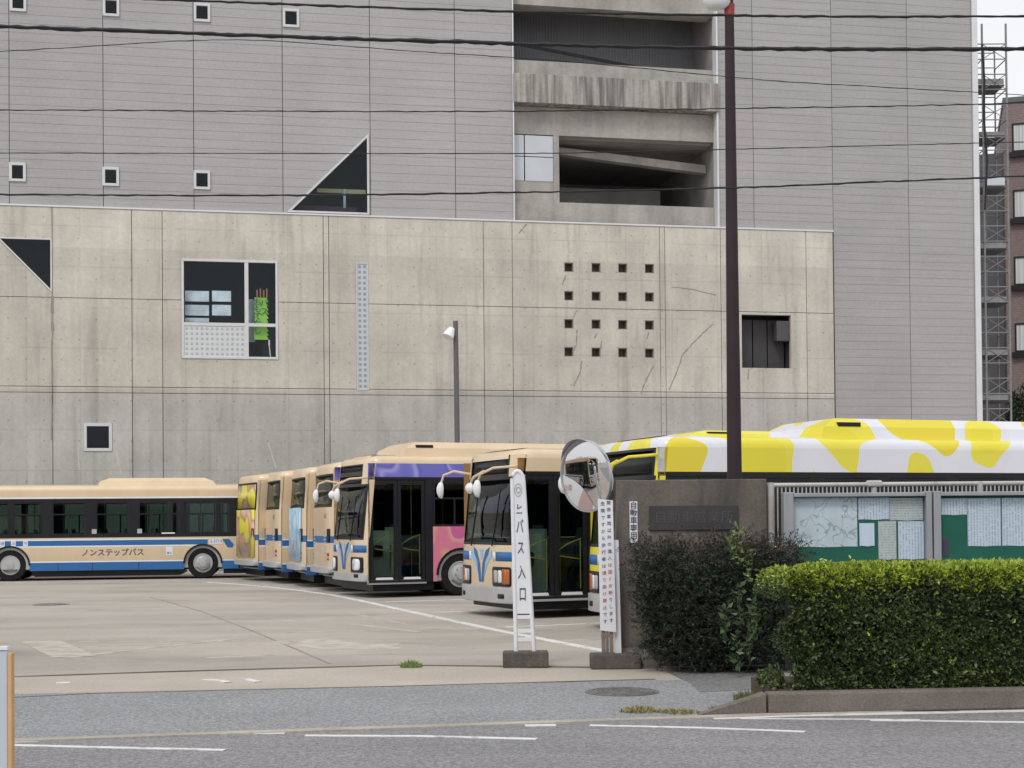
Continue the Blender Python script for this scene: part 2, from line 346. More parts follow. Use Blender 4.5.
M['bclear'] = glass('board_cover_glass', (.94, .96, .97), .0, k=.12)
M['scaf'] = mat('galvanised_tube', (.21, .215, .22), .6, .0, mott=.15, mscale=4)
M['plank'] = mat('scaffold_plank_metal', (.12, .12, .125), .6, .3)
M['netting'] = mat('grey_net', (.30, .31, .34), .9)
def brickfn(N, K, cur, obj, math_, noise, mulval, vary):
    b = N.new('ShaderNodeTexBrick'); b.inputs['Scale'].default_value = 3.0; b.inputs['Color1'].default_value = (.20, .135, .13, 1); b.inputs['Color2'].default_value = (.145, .10, .098, 1)
    b.inputs['Mortar'].default_value = (.23, .20, .19, 1); b.inputs['Mortar Size'].default_value = .03
    mp = N.new('ShaderNodeMapping'); mp.inputs['Rotation'].default_value = (R(90), 0, 0); K.new(obj, mp.inputs[0]); K.new(mp.outputs[0], b.inputs['Vector']); return vary(b.outputs[0], noise(.4, 4), .1)
M['brick'] = mat('brown_brick_tile', (.3, .2, .19), .8, extra=brickfn)
M['curtain'] = mat('pale_curtain', (.50, .53, .52), .9, streak=.25, sscale=(9, 9, .1))
M['leaf'] = mat('azalea_leaf', (.05, .08, .02), .5, island=[(.034, .052, .020), (.054, .084, .030), (.074, .115, .040), (.105, .155, .054), (.15, .20, .075)], trans=.2)
M['newleaf'] = mat('azalea_new_leaf', (.2, .3, .04), .5, island=[(.16, .22, .03), (.32, .42, .05), (.46, .56, .07), (.58, .66, .12)], trans=.3)
M['darkleaf'] = mat('dark_shrub_leaf', (.03, .05, .02), .6, island=[(.012, .019, .011), (.022, .034, .019), (.036, .054, .030), (.065, .078, .055)], trans=.1)
M['redleaf'] = mat('purple_shrub_tip', (.1, .05, .05), .6, island=[(.04, .035, .025), (.085, .05, .05), (.12, .085, .075), (.07, .09, .045)], trans=.2)
M['weed'] = mat('light_weed_leaf', (.2, .3, .08), .5, island=[(.10, .17, .04), (.20, .30, .08), (.28, .37, .14)], trans=.3)
M['weeddk'] = mat('mid_weed_leaf', (.1, .2, .08), .5, island=[(.05, .10, .035), (.09, .16, .06), (.16, .22, .12)], trans=.3)
M['twig'] = mat('woody_twig', (.045, .033, .025), .9)
M['light_block'] = mat('light_block_dark', (.010, .010, .007), 1.0, mott=.5, mscale=12, bump=.8, bscale=20)  # near-black filler for the light-blocking boxes inside hedge and shrub
M['lime_banner'] = mat('lime_green_cloth', (.50, .95, .10), .7)
M['oboard'] = mat('orange_board_edge', (.62, .37, .16), .5, mott=.1, mscale=6)

# ------------------------------------------------------------ ground
def sheet(name, pts, z, m, **kw):
    mb = MB(); mb.poly([(p[0], p[1], z) for p in pts]); return mb.build(name, m, fix=False, kind='structure', **kw)
sheet('ground', [(-400, -200), (400, -200), (400, 600), (-400, 600)], -.02, M['lot'])
LA, LB = gr(0, 695), gr(700, 680)
def ext(a, b, x):
    t = (x - a.x) / (b.x - a.x); return (x, a.y + (b.y - a.y) * t)
GA, GB = gr(0, 742), gr(700, 718)
xr = 3.75
lot_edge = [ext(LA, LB, -40), ext(LA, LB, xr)]
sheet('depot_yard', [ext(LA, LB, -40), ext(LA, LB, -5.6), ext(LA, LB, -3), ext(LA, LB, 0), ext(LA, LB, 2.05), (2.3, 17.05), (40, 19), (60, 110), (-60, 90)], .0, M['lot'])
sheet('entrance_apron', [ext(LA, LB, -40), ext(LA, LB, 2.1), (1.7, 16.95), (.5, 17.0), tuple(gr(400, 666).xy), tuple(gr(0, 678).xy), (-40, gr(0, 678).y - 2.2)], .004, M['apron'])
sheet('sidewalk', [ext(GA, GB, -40), ext(GA, GB, 40), (40, 19.0), (2.5, 17.6), (2.0, 16.9), ext(LA, LB, 1.95), ext(LA, LB, -40)], .008, M['walk'])
sheet('asphalt_patch', [tuple(gr(668, 673).xy), tuple(gr(764, 669).xy), tuple(gr(764, 690).xy), tuple(gr(700, 693).xy), tuple(gr(690, 684).xy)], .0105, M['patch'])
mbr = MB(); mbr.poly([(ext(GA, GB, -60)[0], ext(GA, GB, -60)[1] - .1, .010), (ext(GA, GB, 60)[0], ext(GA, GB, 60)[1] - .1, .010), (60, -14, .010), (-60, -14, .010)])
mbr.build('road', M['road'], fix=False, kind='structure')
g0, g1 = ext(GA, GB, -40), ext(GA, GB, 40)
MB().prism([(0, 0), (.14, 0), (.14, .022), (0, .022)], 0, 1, tf=lambda a, d, z: (g0[0] + (g1[0]-g0[0])*d, g0[1] + (g1[1]-g0[1])*d - a + .02, z)).build('gutter_strip', M['gutter'], kind='structure')
ZC_ = [0]
def strip(name, pxs, w, z, m, **kw):
    if name in ('faded_line', 'bay_line', 'road_marking'): ZC_[0] += 1; z += .0003 * (ZC_[0] % 9) - .003
    P = [gr(*p) if len(p) == 2 else Vector(p) for p in pxs]; mb = MB(); vs = []
    for i, p in enumerate(P):
        t = (P[min(i+1, len(P)-1)] - P[max(i-1, 0)]).normalized(); n = Vector((-t.y, t.x, 0)); ww = w
        vs.append(((p + n * ww / 2).xy, (p - n * ww / 2).xy))
    for e in (0, 1):
        for i in range(len(vs) - 1): mb.poly([(*vs[i][e], z), (*vs[i+1][e], z), (*vs[i+1][e], z - .012), (*vs[i][e], z - .012)])
    for i in range(len(vs) - 1):
        mb.poly([(*vs[i][0], z), (*vs[i][1], z), (*vs[i+1][1], z), (*vs[i+1][0], z)])
    return mb.build(name, m, fix=False, kind='structure', **kw)
strip('yard_line', [(205, 582), (240, 584.5), (273, 587.5), (300, 590.5), (332, 595), (366, 602), (400, 609.5), (500, 631), (604, 651), (640, 658)], .16, .006, M['line'])
strip('yard_line', [(-60, 583.6), (120, 582.3), (238, 580.3)], .10, .0065, M['wornline'])
HX, HY = math.cos(R(24)), math.sin(R(24))
def bayline(px, py, L, m='line', w=.13, back=0):
    p = gr(px, py); p2 = p + Vector((HX, HY, 0)) * L; p1 = p - Vector((HX, HY, 0)) * back
    strip('bay_line', [tuple(p1), tuple(p2)], w, .005, M[m])
bayline(505, 627, 11); bayline(432, 612.5, 11); bayline(385, 602, 11); bayline(340, 596, 11, back=0); bayline(300, 589.5, 10); bayline(262, 585.5, 9); bayline(560, 641, 8, 'wornline')
for a, b in (((545, 597), (600, 596)), ((268, 600), (330, 598)), ((345, 612), (410, 625)), ((420, 628), (600, 622))):
    strip('faded_line', [a, b], .10, .0055, M['wornline'])
for pl, w in (([(65, 658), (150, 648), (232, 639)], .16), ([(40, 641), (75, 657)], .55), ([(78, 642), (240, 641)], .10), ([(60, 648), (170, 644)], .10), ([(235, 645), (290, 644)], .12), ([(265, 633), (400, 630), (560, 627)], .10),
              ([(205, 658), (275, 655)], .12), ([(300, 640), (345, 647), (400, 646)], .9), ([(350, 624), (420, 632)], .12), ([(280, 621), (318, 620.5)], .2)):
    strip('faded_line', pl, w, .0058, M['wornline'])
strip('slab_joint', [(150, 597), (200, 611), (250, 630), (300, 651), (330, 664)], .035, .003, mat('faint_joint', (.26, .23, .20), .95, mott=.2, mscale=1.5))
strip('slab_joint', [(-80, 680), (12, 677.3), (150, 672.5), (280, 668.8), (400, 665.5), (502, 666.5), (620, 668)], .07, .0095, M['joint'])
strip('slab_joint', [(12, 698.5), (90, 694.5), (230, 691), (400, 687), (560, 682.5), (655, 680)], .035, .0125, M['joint'])
strip('chalk_mark', [(56, 683.5), (70, 683)], .1, .0096, M['line']); strip('chalk_mark', [(205, 680), (222, 681), (228, 683)], .09, .0097, M['line']); strip('chalk_mark', [(246, 679.5), (258, 682.5)], .09, .0096, M['line'])
for pl, w in (([(-100, 746), (12, 743.5), (76, 740.5)], .06), ([(10, 746.5), (110, 749), (225, 751.5)], .075), ([(254, 734.6), (285, 734)], .11), ([(305, 737), (420, 737.6), (537, 740.5)], .075),
              ([(525, 727), (556, 726.6)], .10), ([(590, 726.5), (700, 729), (805, 733)], .08), ([(712, 719.5), (800, 716.5), (1024, 712), (1300, 707)], .13), ([(870, 721.5), (1024, 723.5), (1250, 726)], .08), ([(740, 719.8), (920, 721)], .05)):
    strip('road_marking', pl, w, .0155, M['line'])
def disc(name, px, py, rx, z, m, **kw):
    c = gr(px, py); mb = MB(); mb.prism([(c.x + rx*math.cos(a*math.pi/16), c.y + rx*math.sin(a*math.pi/16)) for a in range(32)], z - .01, z, tf=lambda a, d, zz: (a, zz, d))
    o = mb.build(name, m, **kw); return o, c
o, c = disc('manhole_cover', 622, 693, .36, .018, M['iron'], label='round iron manhole cover in the sidewalk by the sign base', cat='manhole cover')
mb = MB()
for k in range(6): mb.lathe([(.05 + .05*k, .0), (.05 + .05*k, .006), (.075 + .05*k, .006), (.075 + .05*k, .0)], 28, tf=lambda p: (p.x + c.x, p.y + c.y, p.z + .0185))
mb.build('raised_ring', M['iron'], o)
o2, c2 = disc('manhole_cover', 51, 604.5, .32, .012, M['iron'], label='dark drain cover out in the yard in front of the long side-on bus', cat='manhole cover')
mb = MB().lathe([(.33, 0), (.33, .004), (.38, .004), (.38, 0)], 28, tf=lambda p: (p.x + c2.x, p.y + c2.y, p.z + .0125)); mb.build('cover_rim', M['gutter'], o2)

# kerb with hedge bed
kA, kB = gr(768, 714.5, .01), gr(1024, 709.5, .01); kd = (kB - kA); kd.z = 0; kd.normalize(); kn = Vector((-kd.y, kd.x, 0)); kang = math.atan2(kd.y, kd.x)
for i in range(4):
    L0, L1 = i * 2.6 + .005, (i + 1) * 2.6 - .005
    k = MB().box(L0, L1, 0, .16, 0, .185).build('kerb_stone', M['kerb'], bevel=.02, kind='structure'); k.location = kA; k.rotation_euler = (0, 0, kang)
mb = MB(); mb.v = [(-.62, -.02, 0), (-.01, 0, 0), (-.01, .16, 0), (-.60, .14, 0), (-.60, 0, .015), (-.01, 0, .185), (-.01, .16, .185), (-.58, .12, .015)]
mb.f = [(0,3,2,1),(4,5,6,7),(0,1,5,4),(1,2,6,5),(2,3,7,6),(3,0,4,7)]; mb.m = [0]*6
k = mb.build('kerb_stone', M['kerb'], bevel=.015, kind='structure'); k.location = kA; k.rotation_euler = (0, 0, kang)
k = MB().box(.22, 12, .161, 1.5, 0, .165).build('planting_bed', M['soil'], kind='structure'); k.location = kA; k.rotation_euler = (0, 0, kang)

# ------------------------------------------------------------ the big building
B = empty('bus_depot_building', (P0.x, P0.y, 0), BA, 'large grey tiled and bare concrete building with triangular windows behind the buses', 'building')
XMIN = bu(-60)
def grid_panel(name, u0, u1, z0, z1, yf, th, m, holes=(), parent=B):
    holes = [h for h in holes if min(h[1], u1) - max(h[0], u0) > .06 and min(h[3], z1) - max(h[2], z0) > .06]
    xs = sorted({u0, u1} | {max(u0, min(u1, h[i])) for h in holes for i in (0, 1)}); zs = sorted({z0, z1} | {max(z0, min(z1, h[i])) for h in holes for i in (2, 3)})
    dd = lambda q: [x for i, x in enumerate(q) if i == 0 or x - q[i-1] > 2e-4]
    xs, zs = dd(xs), dd(zs)
    bm = bmesh.new(); V = {}
    def v(a, c):
        k = (round(a, 5), round(c, 5))
        if k not in V: V[k] = bm.verts.new((a, yf + th, c))
        return V[k]
    for j in range(len(zs) - 1):
        zm_ = (zs[j] + zs[j+1]) / 2
        xs = dd(sorted({u0, u1} | {max(u0, min(u1, h[i])) for h in holes if h[2] < zm_ < h[3] for i in (0, 1)}))
        for i in range(len(xs) - 1):
            cx, cz = (xs[i] + xs[i+1]) / 2, zm_; hit = None
            for h in holes:
                if h[0] < cx < h[1] and h[2] < cz < h[3]: hit = h
            if hit is None: bm.faces.new([v(xs[i], zs[j]), v(xs[i+1], zs[j]), v(xs[i+1], zs[j+1]), v(xs[i], zs[j+1])])
            elif len(hit) > 4:
                a, b, c_, d = hit[:4]
                bm.faces.new([v(a, c_), v(b, c_), v(a, d)] if hit[4] == 'UR' else [v(a, c_), v(b, d), v(a, d)])
    bmesh.ops.recalc_face_normals(bm, faces=bm.faces)
    r = bmesh.ops.extrude_face_region(bm, geom=list(bm.faces)); vv = [g for g in r['geom'] if isinstance(g, bmesh.types.BMVert)]
    bmesh.ops.translate(bm, verts=vv, vec=(0, -th, 0)); bmesh.ops.recalc_face_normals(bm, faces=bm.faces)
    me = bpy.data.meshes.new(name); bm.to_mesh(me); bm.free(); me.materials.append(m); o = bpy.data.objects.new(name, me); COL.objects.link(o); o.parent = parent; return o
def hole_px(x0, y0, x1, y1, tri=None, dep=0):      # pixel corners top-left / bottom-right
    a, zt = bw(x0, y0, dep); b, zb = bw(x1, y1, dep); return (a, b, zb, zt) + ((tri,) if tri else ())
CF = -.06
big_win = hole_px(181, 258.5, 278.5, 360); tri_l = hole_px(-4, 237, 52.5, 293.5, 'UR'); tri_r = hole_px(286, 129.5, 369.5, 215, 'LR')
small_c = hole_px(83.5, 423, 112.5, 451.5); slot = hole_px(355.5, 262.5, 369, 390.5); dark_op = hole_px(741, 314.5, 791, 368.5)
sq = []
for i, x in enumerate((568.5, 595.7, 622.3, 649)):
    for j, y in enumerate((267.5, 296, 324, 352)):
        yy = y + i * .45; sq.append(hole_px(x - 4.6, yy - 4.8, x + 4.6, yy + 4.8))
ZT = bz(205.5); ZJ1, ZJ2a, ZJ2b = bz(296.5), bz(386), bz(392)
us = [XMIN, bu(52.5), bu(132), bu(162.5), bu(323.5), bu(329), bu(483.5), bu(512.3), bu(659.6), bu(664.8), bu(720.5), bu(806), bu(834, 390)]
zs_ = [(0, ZJ2b), (ZJ2b, ZJ2a), (ZJ2a, ZJ1), (ZJ1, ZT)]; g = .011
allh = [big_win, tri_l, small_c, slot, dark_op] + sq
for i in range(len(us) - 1):
    for (z0, z1) in zs_:
        hs_ = [h for h in allh if h[0] < us[i+1] and h[1] > us[i] and h[2] < z1 and h[3] > z0]
        grid_panel('concrete_panel', us[i] + g, us[i+1] - g, z0 + g, z1 - g, CF, .20, M['conc'], hs_)
MB().box(XMIN, us[-1] + .03, CF - .03, 0.02, ZT, ZT + .06).build('coping', M['trim'], B)
# tiled bays
ZTOP = bz(-70)
sm_w = [hole_px(x - 8.6, y - 9.9, x + 8.6, y + 9.9) for x, y in ((18, 2), (111, 7), (202, 12.5), (291, 18), (17.5, 172), (110.7, 176.5), (202, 180))]
tb = [XMIN, bu(9, 100), bu(103, 100), bu(193.5, 100), bu(282.5, 100), bu(370, 100), bu(455, 100), bu(512.5, 100)]
th_ = sm_w + [tri_r]
def tile_bay(u0, u1, z0, z1, holes):
    u0 += .011; u1 -= .011
    grid_panel('tile_panel', u0, u1, z0, z1, .035, .10, M['tile_gap'], [h for h in holes if h[0] < u1 and h[1] > u0]).hide_render = False
    mb = MB(); z = z0
    while z < z1:
        zz = [z + .007, min(z + .317, z1)]
        for h in holes:
            if h[0] < u1 and h[1] > u0:
                for q in (h[2], h[3]):
                    if zz[0] < q < zz[-1]: zz.append(q)
        zz = sorted(zz); jy = random.uniform(-.003, .003)
        for a, b in zip(zz[:-1], zz[1:]):
            segs = [[(u0, u0), (u1, u1)]]
            for h in holes:
                if h[0] < u1 and h[1] > u0 and h[2] < (a + b) / 2 < h[3]:
                    if len(h) > 4:
                        la = h[0] + (h[1]-h[0]) * (a - h[2]) / (h[3]-h[2]); lb = h[0] + (h[1]-h[0]) * (b - h[2]) / (h[3]-h[2])
                    else: la = lb = h[0]
                    new = []
                    for s in segs:
                        if s[0][0] < la - .001: new.append([s[0], (la, lb)])
                        if s[1][0] > h[1] + .001: new.append([(h[1], h[1]), s[1]])
                    segs = new
            for s in segs:
                mb.prism([(s[0][0], a), (s[1][0], a), (s[1][1], b), (s[0][1], b)], jy * .6 + .027, .034)
        z += .322
    if mb.v: mb.build('tile_course', M['tile'], B, kind='stuff')
for i in range(len(tb) - 1): tile_bay(tb[i], tb[i+1], ZT + .07, ZTOP, th_)
tr_ = [bu(717.5, 100), bu(753, 100), bu(832, 100), bu(909, 200), bu(973.5, 200)]
tile_bay(tr_[0], tr_[1], ZT + .07, ZTOP, []); tile_bay(tr_[1], tr_[2], ZT + .07, ZTOP, [])
tile_bay(max(tr_[2], us[-1]), tr_[3], 0, ZTOP, []); tile_bay(tr_[3], tr_[4], 0, ZTOP, [])
UE = bu(980, 250)
MB().box(tr_[4] + .02, UE, -.05, .35, 0, ZTOP).build('corner_trim', M['trim'], B, bevel=.02)
MB().box(UE - .12, UE - .02, .36, 22, 0, ZTOP).box(XMIN, XMIN + .1, .2, 22, 0, ZTOP).build('side_wall', M['tile'], B)
MB().box(XMIN, UE, 21.8, 22, 0, ZTOP).build('rear_wall', M['tile'], B)
MB().box(XMIN, UE, .2, 22, ZTOP, ZTOP + .3).build('roof', M['recess'], B)
MB().box(tb[-1] + .0, tb[-1] + .05, -.03, .35, ZT, ZTOP).build('recess_trim', M['trim'], B)
MB().box(tr_[0] - .05, tr_[0] + .02, -.04, .40, ZT, ZTOP).build('recess_trim', M['trim'], B)
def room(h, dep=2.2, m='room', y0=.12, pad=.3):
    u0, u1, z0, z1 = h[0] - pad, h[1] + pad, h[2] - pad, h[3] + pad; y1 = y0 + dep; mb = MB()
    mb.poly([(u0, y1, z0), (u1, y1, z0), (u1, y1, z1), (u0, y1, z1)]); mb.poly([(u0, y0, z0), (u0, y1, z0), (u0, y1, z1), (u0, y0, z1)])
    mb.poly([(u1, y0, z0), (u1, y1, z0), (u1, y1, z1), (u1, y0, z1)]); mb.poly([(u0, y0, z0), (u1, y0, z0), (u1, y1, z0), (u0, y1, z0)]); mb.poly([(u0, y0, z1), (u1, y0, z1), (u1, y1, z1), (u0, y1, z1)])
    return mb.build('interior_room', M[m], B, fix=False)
def poly_of(h):
    a, b, c_, d = h[:4]
    if len(h) == 4: return [(a, c_), (b, c_), (b, d), (a, d)]
    return [(b, c_), (b, d), (a, d)] if h[4] == 'UR' else [(a, c_), (b, c_), (b, d)]
def window(h, yf, w, m='frame', gl='winglass', pr=.03, depth=.08):
    p = inset(poly_of(h), .006); mb = MB(); inn = ring(mb, p, w, yf - pr, yf + depth)
    o = mb.build('window', M[m], B, bevel=.008); MB().prism(inset(inn, -.004), yf + .035, yf + .045).build('pane', M[gl], o); return o
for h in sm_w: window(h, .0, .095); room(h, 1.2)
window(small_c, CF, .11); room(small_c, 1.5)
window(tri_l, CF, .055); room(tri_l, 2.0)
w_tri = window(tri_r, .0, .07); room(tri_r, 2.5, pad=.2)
MB().box(bu(318, 187), bu(367, 187), .5, .55, bz(190, 340), bz(186, 340)).build('yellow_shelf', mat('pale_yellow_shelf', (.55, .5, .25), .7), w_tri)  # pale yellow shelf behind the triangular pane
MB().box(bu(344, 190), bu(346.5, 190), .3, .34, bz(206, 340), bz(187, 340)).build('inner_post', M['board'], w_tri)
MB().box(bu(300, 190), bu(358, 190), .6, .65, bz(212, 330), bz(203, 330)).build('inner_rail', mat('maroon_rail', (.10, .035, .05), .7), w_tri)
# big window
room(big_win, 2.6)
mb = MB(); inn = ring(mb, inset(poly_of(big_win), .006), .09, CF - .03, CF + .10)
uv, zh = bu(246.5, 300), bz(324, 181); mb.box(uv - .07, uv + .07, CF - .025, CF + .09, inn[0][1], inn[2][1]).box(inn[0][0], inn[1][0], CF - .022, CF + .085, zh - .06, zh + .06)
bigw = mb.build('window', M['frame'], B, bevel=.008)
for (a, b, c_, d) in ((inn[0][0], uv - .07, zh + .06, inn[2][1]), (uv + .07, inn[1][0], zh + .06, inn[2][1]), (uv + .07, inn[1][0], inn[0][1], zh - .06)):
    MB().box(a, b, CF + .04, CF + .05, c_, d).build('pane', M['winglass'], bigw)
pb = MB().box(inn[0][0], uv - .07, CF + .0, CF + .05, inn[0][1], zh - .06); pb.build('perforated_panel', M['gjoint'], bigw)
mb = MB(); nx, nz = 12, 6; w = (uv - .07 - inn[0][0]) / nx; hh = (zh - .06 - inn[0][1]) / nz
for i in range(nx):
    for j in range(nz): mb.box(inn[0][0] + (i+.30)*w, inn[0][0] + (i+.72)*w, CF - .014, CF - .001, inn[0][1] + (j+.3)*hh, inn[0][1] + (j+.72)*hh)
mb.build('glass_block', M['gblock'], bigw, kind='stuff')
BRD = mat('pale_window_reflection_board', (.95, .97, .98), .6, mott=.25, mscale=2.2)  # near-white boards added behind the glass to imitate the pane's reflection
for (x0, y0, x1, y1) in ((185, 291, 209, 302), (212, 291, 231, 302), (185, 305, 209, 316), (212, 305, 231, 316), (185, 318, 209, 322.5)):
    a, zt = bw(x0, y0, .3); b, zb = bw(x1, y1, .3); MB().box(a, b, .22, .25, zb, zt).build('behind_glass_board', BRD, bigw)
# banner behind the right pane
bl, bzt = bw(253.5, 298, .2); br_, bzb = bw(268, 340, .2)
BN = empty('banner', Vector((P0.x, P0.y, 0)) + e_ * bl + n_ * .12 + Vector((0, 0, bzb)), BA, 'lime green advertising banner with lettering hanging inside the large window', 'banner')
wB, hB = br_ - bl, bzt - bzb
mb = MB(); NS = 10
for i in range(NS):
    z0, z1 = hB * i / NS, hB * (i+1) / NS; o0 = .02 * math.sin(i * .9) - .06 * i / NS; o1 = .02 * math.sin((i+1) * .9) - .06 * (i+1) / NS
    mb.poly([(.04 - o0*.5, o0, z0), (wB + .02, o0, z0), (wB - .05, o1, z1), (0 - o1*.5, o1, z1)])
mb.build('cloth', M['lime_banner'], BN, fix=False)
mb = MB()
for i, dx in enumerate((.10, .22, .34, .45)): mb.box(dx, dx + .05, -.07, -.05, hB, hB + .28 + .05 * (i % 2))
mb.build('hanging_tape', mat('orange_tape', (.5, .25, .1), .7), BN)
for i, ch in enumerate('おもてなし'): text_mesh('lettering', ch, .30, M['txt'], BN, Matrix.Translation((.14, -.085, hB * (.88 - .17 * i))) @ Matrix.Rotation(R(90), 4, 'X'))
for i, ch in enumerate('バス'): text_mesh('lettering', ch, .34, M['txt'], BN, Matrix.Translation((.38, -.085, hB * (.85 - .2 * i))) @ Matrix.Rotation(R(90), 4, 'X'))
MB().box(bu(263, 335), bu(276, 335), .35, .40, bz(357, 260), bz(325, 260)).build('interior_cabinet', M['black'], bigw)
MB().box(bu(248, 300), bu(255, 300), .30, .33, bz(341, 250), bz(298, 250)).build('behind_glass_board', M['board'], bigw)
# glass block slot
mb = MB(); inn = ring(mb, inset(poly_of(slot), .005), .05, CF - .015, CF + .05); mb.prism(inset(inn, -.003), CF + .01, CF + .05)
sw = mb.build('glass_block_strip', mat('slot_frame', (.52, .55, .57), .5), B); mb = MB(); nz = 23
for i in range(2):
    for j in range(nz):
        w = (inn[1][0] - inn[0][0]) / 2; hh = (inn[2][1] - inn[0][1]) / nz
        mb.box(inn[0][0] + (i+.25)*w, inn[0][0] + (i+.75)*w, CF - .002, CF + .009, inn[0][1] + (j+.28)*hh, inn[0][1] + (j+.74)*hh)
mb.build('glass_block', mat('slot_block', (.27, .31, .35), .3), sw, kind='stuff')
# sixteen square holes
for h in sq:
    p = poly_of(h); mb = MB(); ring(mb, inset(p, -.002), .03, CF + .02, CF + .45); mb.box(h[0]-.05, h[1]+.05, CF + .45, CF + .5, h[2]-.05, h[3]+.05); mb.build('square_opening', mat('opening_lining', (.24, .21, .19), .95) if h is sq[0] else bpy.data.materials['opening_lining'], B)
# dark opening at the right
room(dark_op, .9, 'room', y0=.0, pad=.02)
u0, u1, z0, z1 = dark_op
for a, b in ((.03, .32), (.34, .62), (.64, .97)): MB().box(u0 + (u1-u0)*a, u0 + (u1-u0)*b, .55, .60, z0, z1 - .12).build('dark_door_panel', mat('dark_grey_door', (.045, .043, .045), .6, mott=.15, mscale=1.5), B, bevel=.01)
MB().box(u1 - .55, u1 - .02, .05, .45, z0 + (z1-z0)*.52, z0 + (z1-z0)*.9).build('vent_box', mat('vent_box_grey', (.07, .068, .07), .6), B, bevel=.02)
# recess with stairs
U0, U1 = tb[-1] + .05, tr_[0] - .05
def rz(y, dep=0): return bw(513, y, dep)[1]
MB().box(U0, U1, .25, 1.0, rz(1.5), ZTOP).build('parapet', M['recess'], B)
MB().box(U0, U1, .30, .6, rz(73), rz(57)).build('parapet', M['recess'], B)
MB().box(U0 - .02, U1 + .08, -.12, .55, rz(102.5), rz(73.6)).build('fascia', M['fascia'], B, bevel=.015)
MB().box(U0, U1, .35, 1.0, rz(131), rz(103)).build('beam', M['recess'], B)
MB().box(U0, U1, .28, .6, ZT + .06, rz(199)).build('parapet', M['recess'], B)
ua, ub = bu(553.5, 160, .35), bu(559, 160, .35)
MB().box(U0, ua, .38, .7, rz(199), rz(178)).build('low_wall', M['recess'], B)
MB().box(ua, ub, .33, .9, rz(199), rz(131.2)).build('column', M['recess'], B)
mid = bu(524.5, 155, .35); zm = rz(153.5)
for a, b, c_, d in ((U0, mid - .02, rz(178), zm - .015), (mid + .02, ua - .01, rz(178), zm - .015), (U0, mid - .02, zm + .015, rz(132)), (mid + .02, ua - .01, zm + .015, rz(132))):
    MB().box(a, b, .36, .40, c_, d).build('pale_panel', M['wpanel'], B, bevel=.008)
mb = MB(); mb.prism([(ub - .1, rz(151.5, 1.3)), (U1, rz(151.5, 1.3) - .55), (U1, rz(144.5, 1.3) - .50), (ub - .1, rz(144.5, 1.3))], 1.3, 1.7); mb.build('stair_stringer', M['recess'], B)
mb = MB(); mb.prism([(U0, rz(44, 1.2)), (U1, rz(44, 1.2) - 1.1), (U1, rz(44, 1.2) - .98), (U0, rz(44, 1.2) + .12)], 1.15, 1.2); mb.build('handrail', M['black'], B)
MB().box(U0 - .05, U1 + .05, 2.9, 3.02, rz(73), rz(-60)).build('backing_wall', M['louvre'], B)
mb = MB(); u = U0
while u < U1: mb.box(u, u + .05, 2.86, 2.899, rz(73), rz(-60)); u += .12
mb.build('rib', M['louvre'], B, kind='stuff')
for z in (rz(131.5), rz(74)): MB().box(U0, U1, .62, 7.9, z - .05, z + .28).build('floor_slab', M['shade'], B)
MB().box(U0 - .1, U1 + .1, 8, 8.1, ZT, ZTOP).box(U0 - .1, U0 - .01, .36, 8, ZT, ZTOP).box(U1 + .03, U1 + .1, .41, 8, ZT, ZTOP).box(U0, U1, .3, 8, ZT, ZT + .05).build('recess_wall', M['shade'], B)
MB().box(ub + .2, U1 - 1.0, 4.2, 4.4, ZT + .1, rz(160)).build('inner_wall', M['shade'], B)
# cracks and lime runs
def crack(pts, w, m='crack', nm='crack'):
    P = []
    for i in range(len(pts) - 1):
        for k in range(5):
            t = k / 5; P.append((pts[i][0] + (pts[i+1][0]-pts[i][0])*t + random.uniform(-.5, .5), pts[i][1] + (pts[i+1][1]-pts[i][1])*t))
    P.append(pts[-1]); Q = [bw(*p, CF) for p in P]; mb = MB()
    for i in range(len(Q) - 1):
        ww = w * random.uniform(.5, 1.1) / 2; w2 = ww * random.uniform(.8, 1.2); (a, za), (b, zb) = Q[i], Q[i+1]
        dx, dz = b - a, zb - za; l = math.hypot(dx, dz) or 1; nx_, nz_ = -dz/l, dx/l
        mb.poly([(a - nx_*ww, CF - .004, za - nz_*ww), (a + nx_*ww, CF - .004, za + nz_*ww), (b + nx_*w2, CF - .004, zb + nz_*w2), (b - nx_*w2, CF - .004, zb - nz_*w2)])
    mb.build(nm, M[m], B, fix=False)
for pts in ([(577.5, 310), (573, 318)], [(577, 330), (576, 345), (573, 352)], [(582, 361), (580, 372), (574, 386)], [(654, 366), (647, 378), (641, 394)], [(713, 324), (703, 333), (692, 344), (682, 356)], [(682, 356), (678, 368), (669, 390)],
            [(672, 287), (690, 289), (716, 295)], [(527, 224), (519, 233)], [(597, 333), (594, 338)], [(602, 341), (600, 350)], [(649, 332), (647, 339)], [(749, 369), (748, 379)], [(566, 275), (562, 285)]):
    crack(pts, .055)
for pts, w in (([(52.5, 296), (52.5, 340), (52, 384)], .10), ([(52, 395), (51.5, 440)], .07)): crack(pts, w, 'crack', 'dark_run')
for pts in ([(269, 340), (272, 366), (272, 388)], [(245, 361), (246, 384)], [(249, 368), (248, 380)], [(300, 362), (284, 384)], [(268, 442), (272, 455), (276, 470)], [(78, 448), (80, 470)], [(116, 452), (122, 475)], [(219, 360), (218, 384)], [(430, 268), (455, 268)], [(345, 371), (333, 385)]):
    crack(pts, .05, 'lime', 'lime_run')

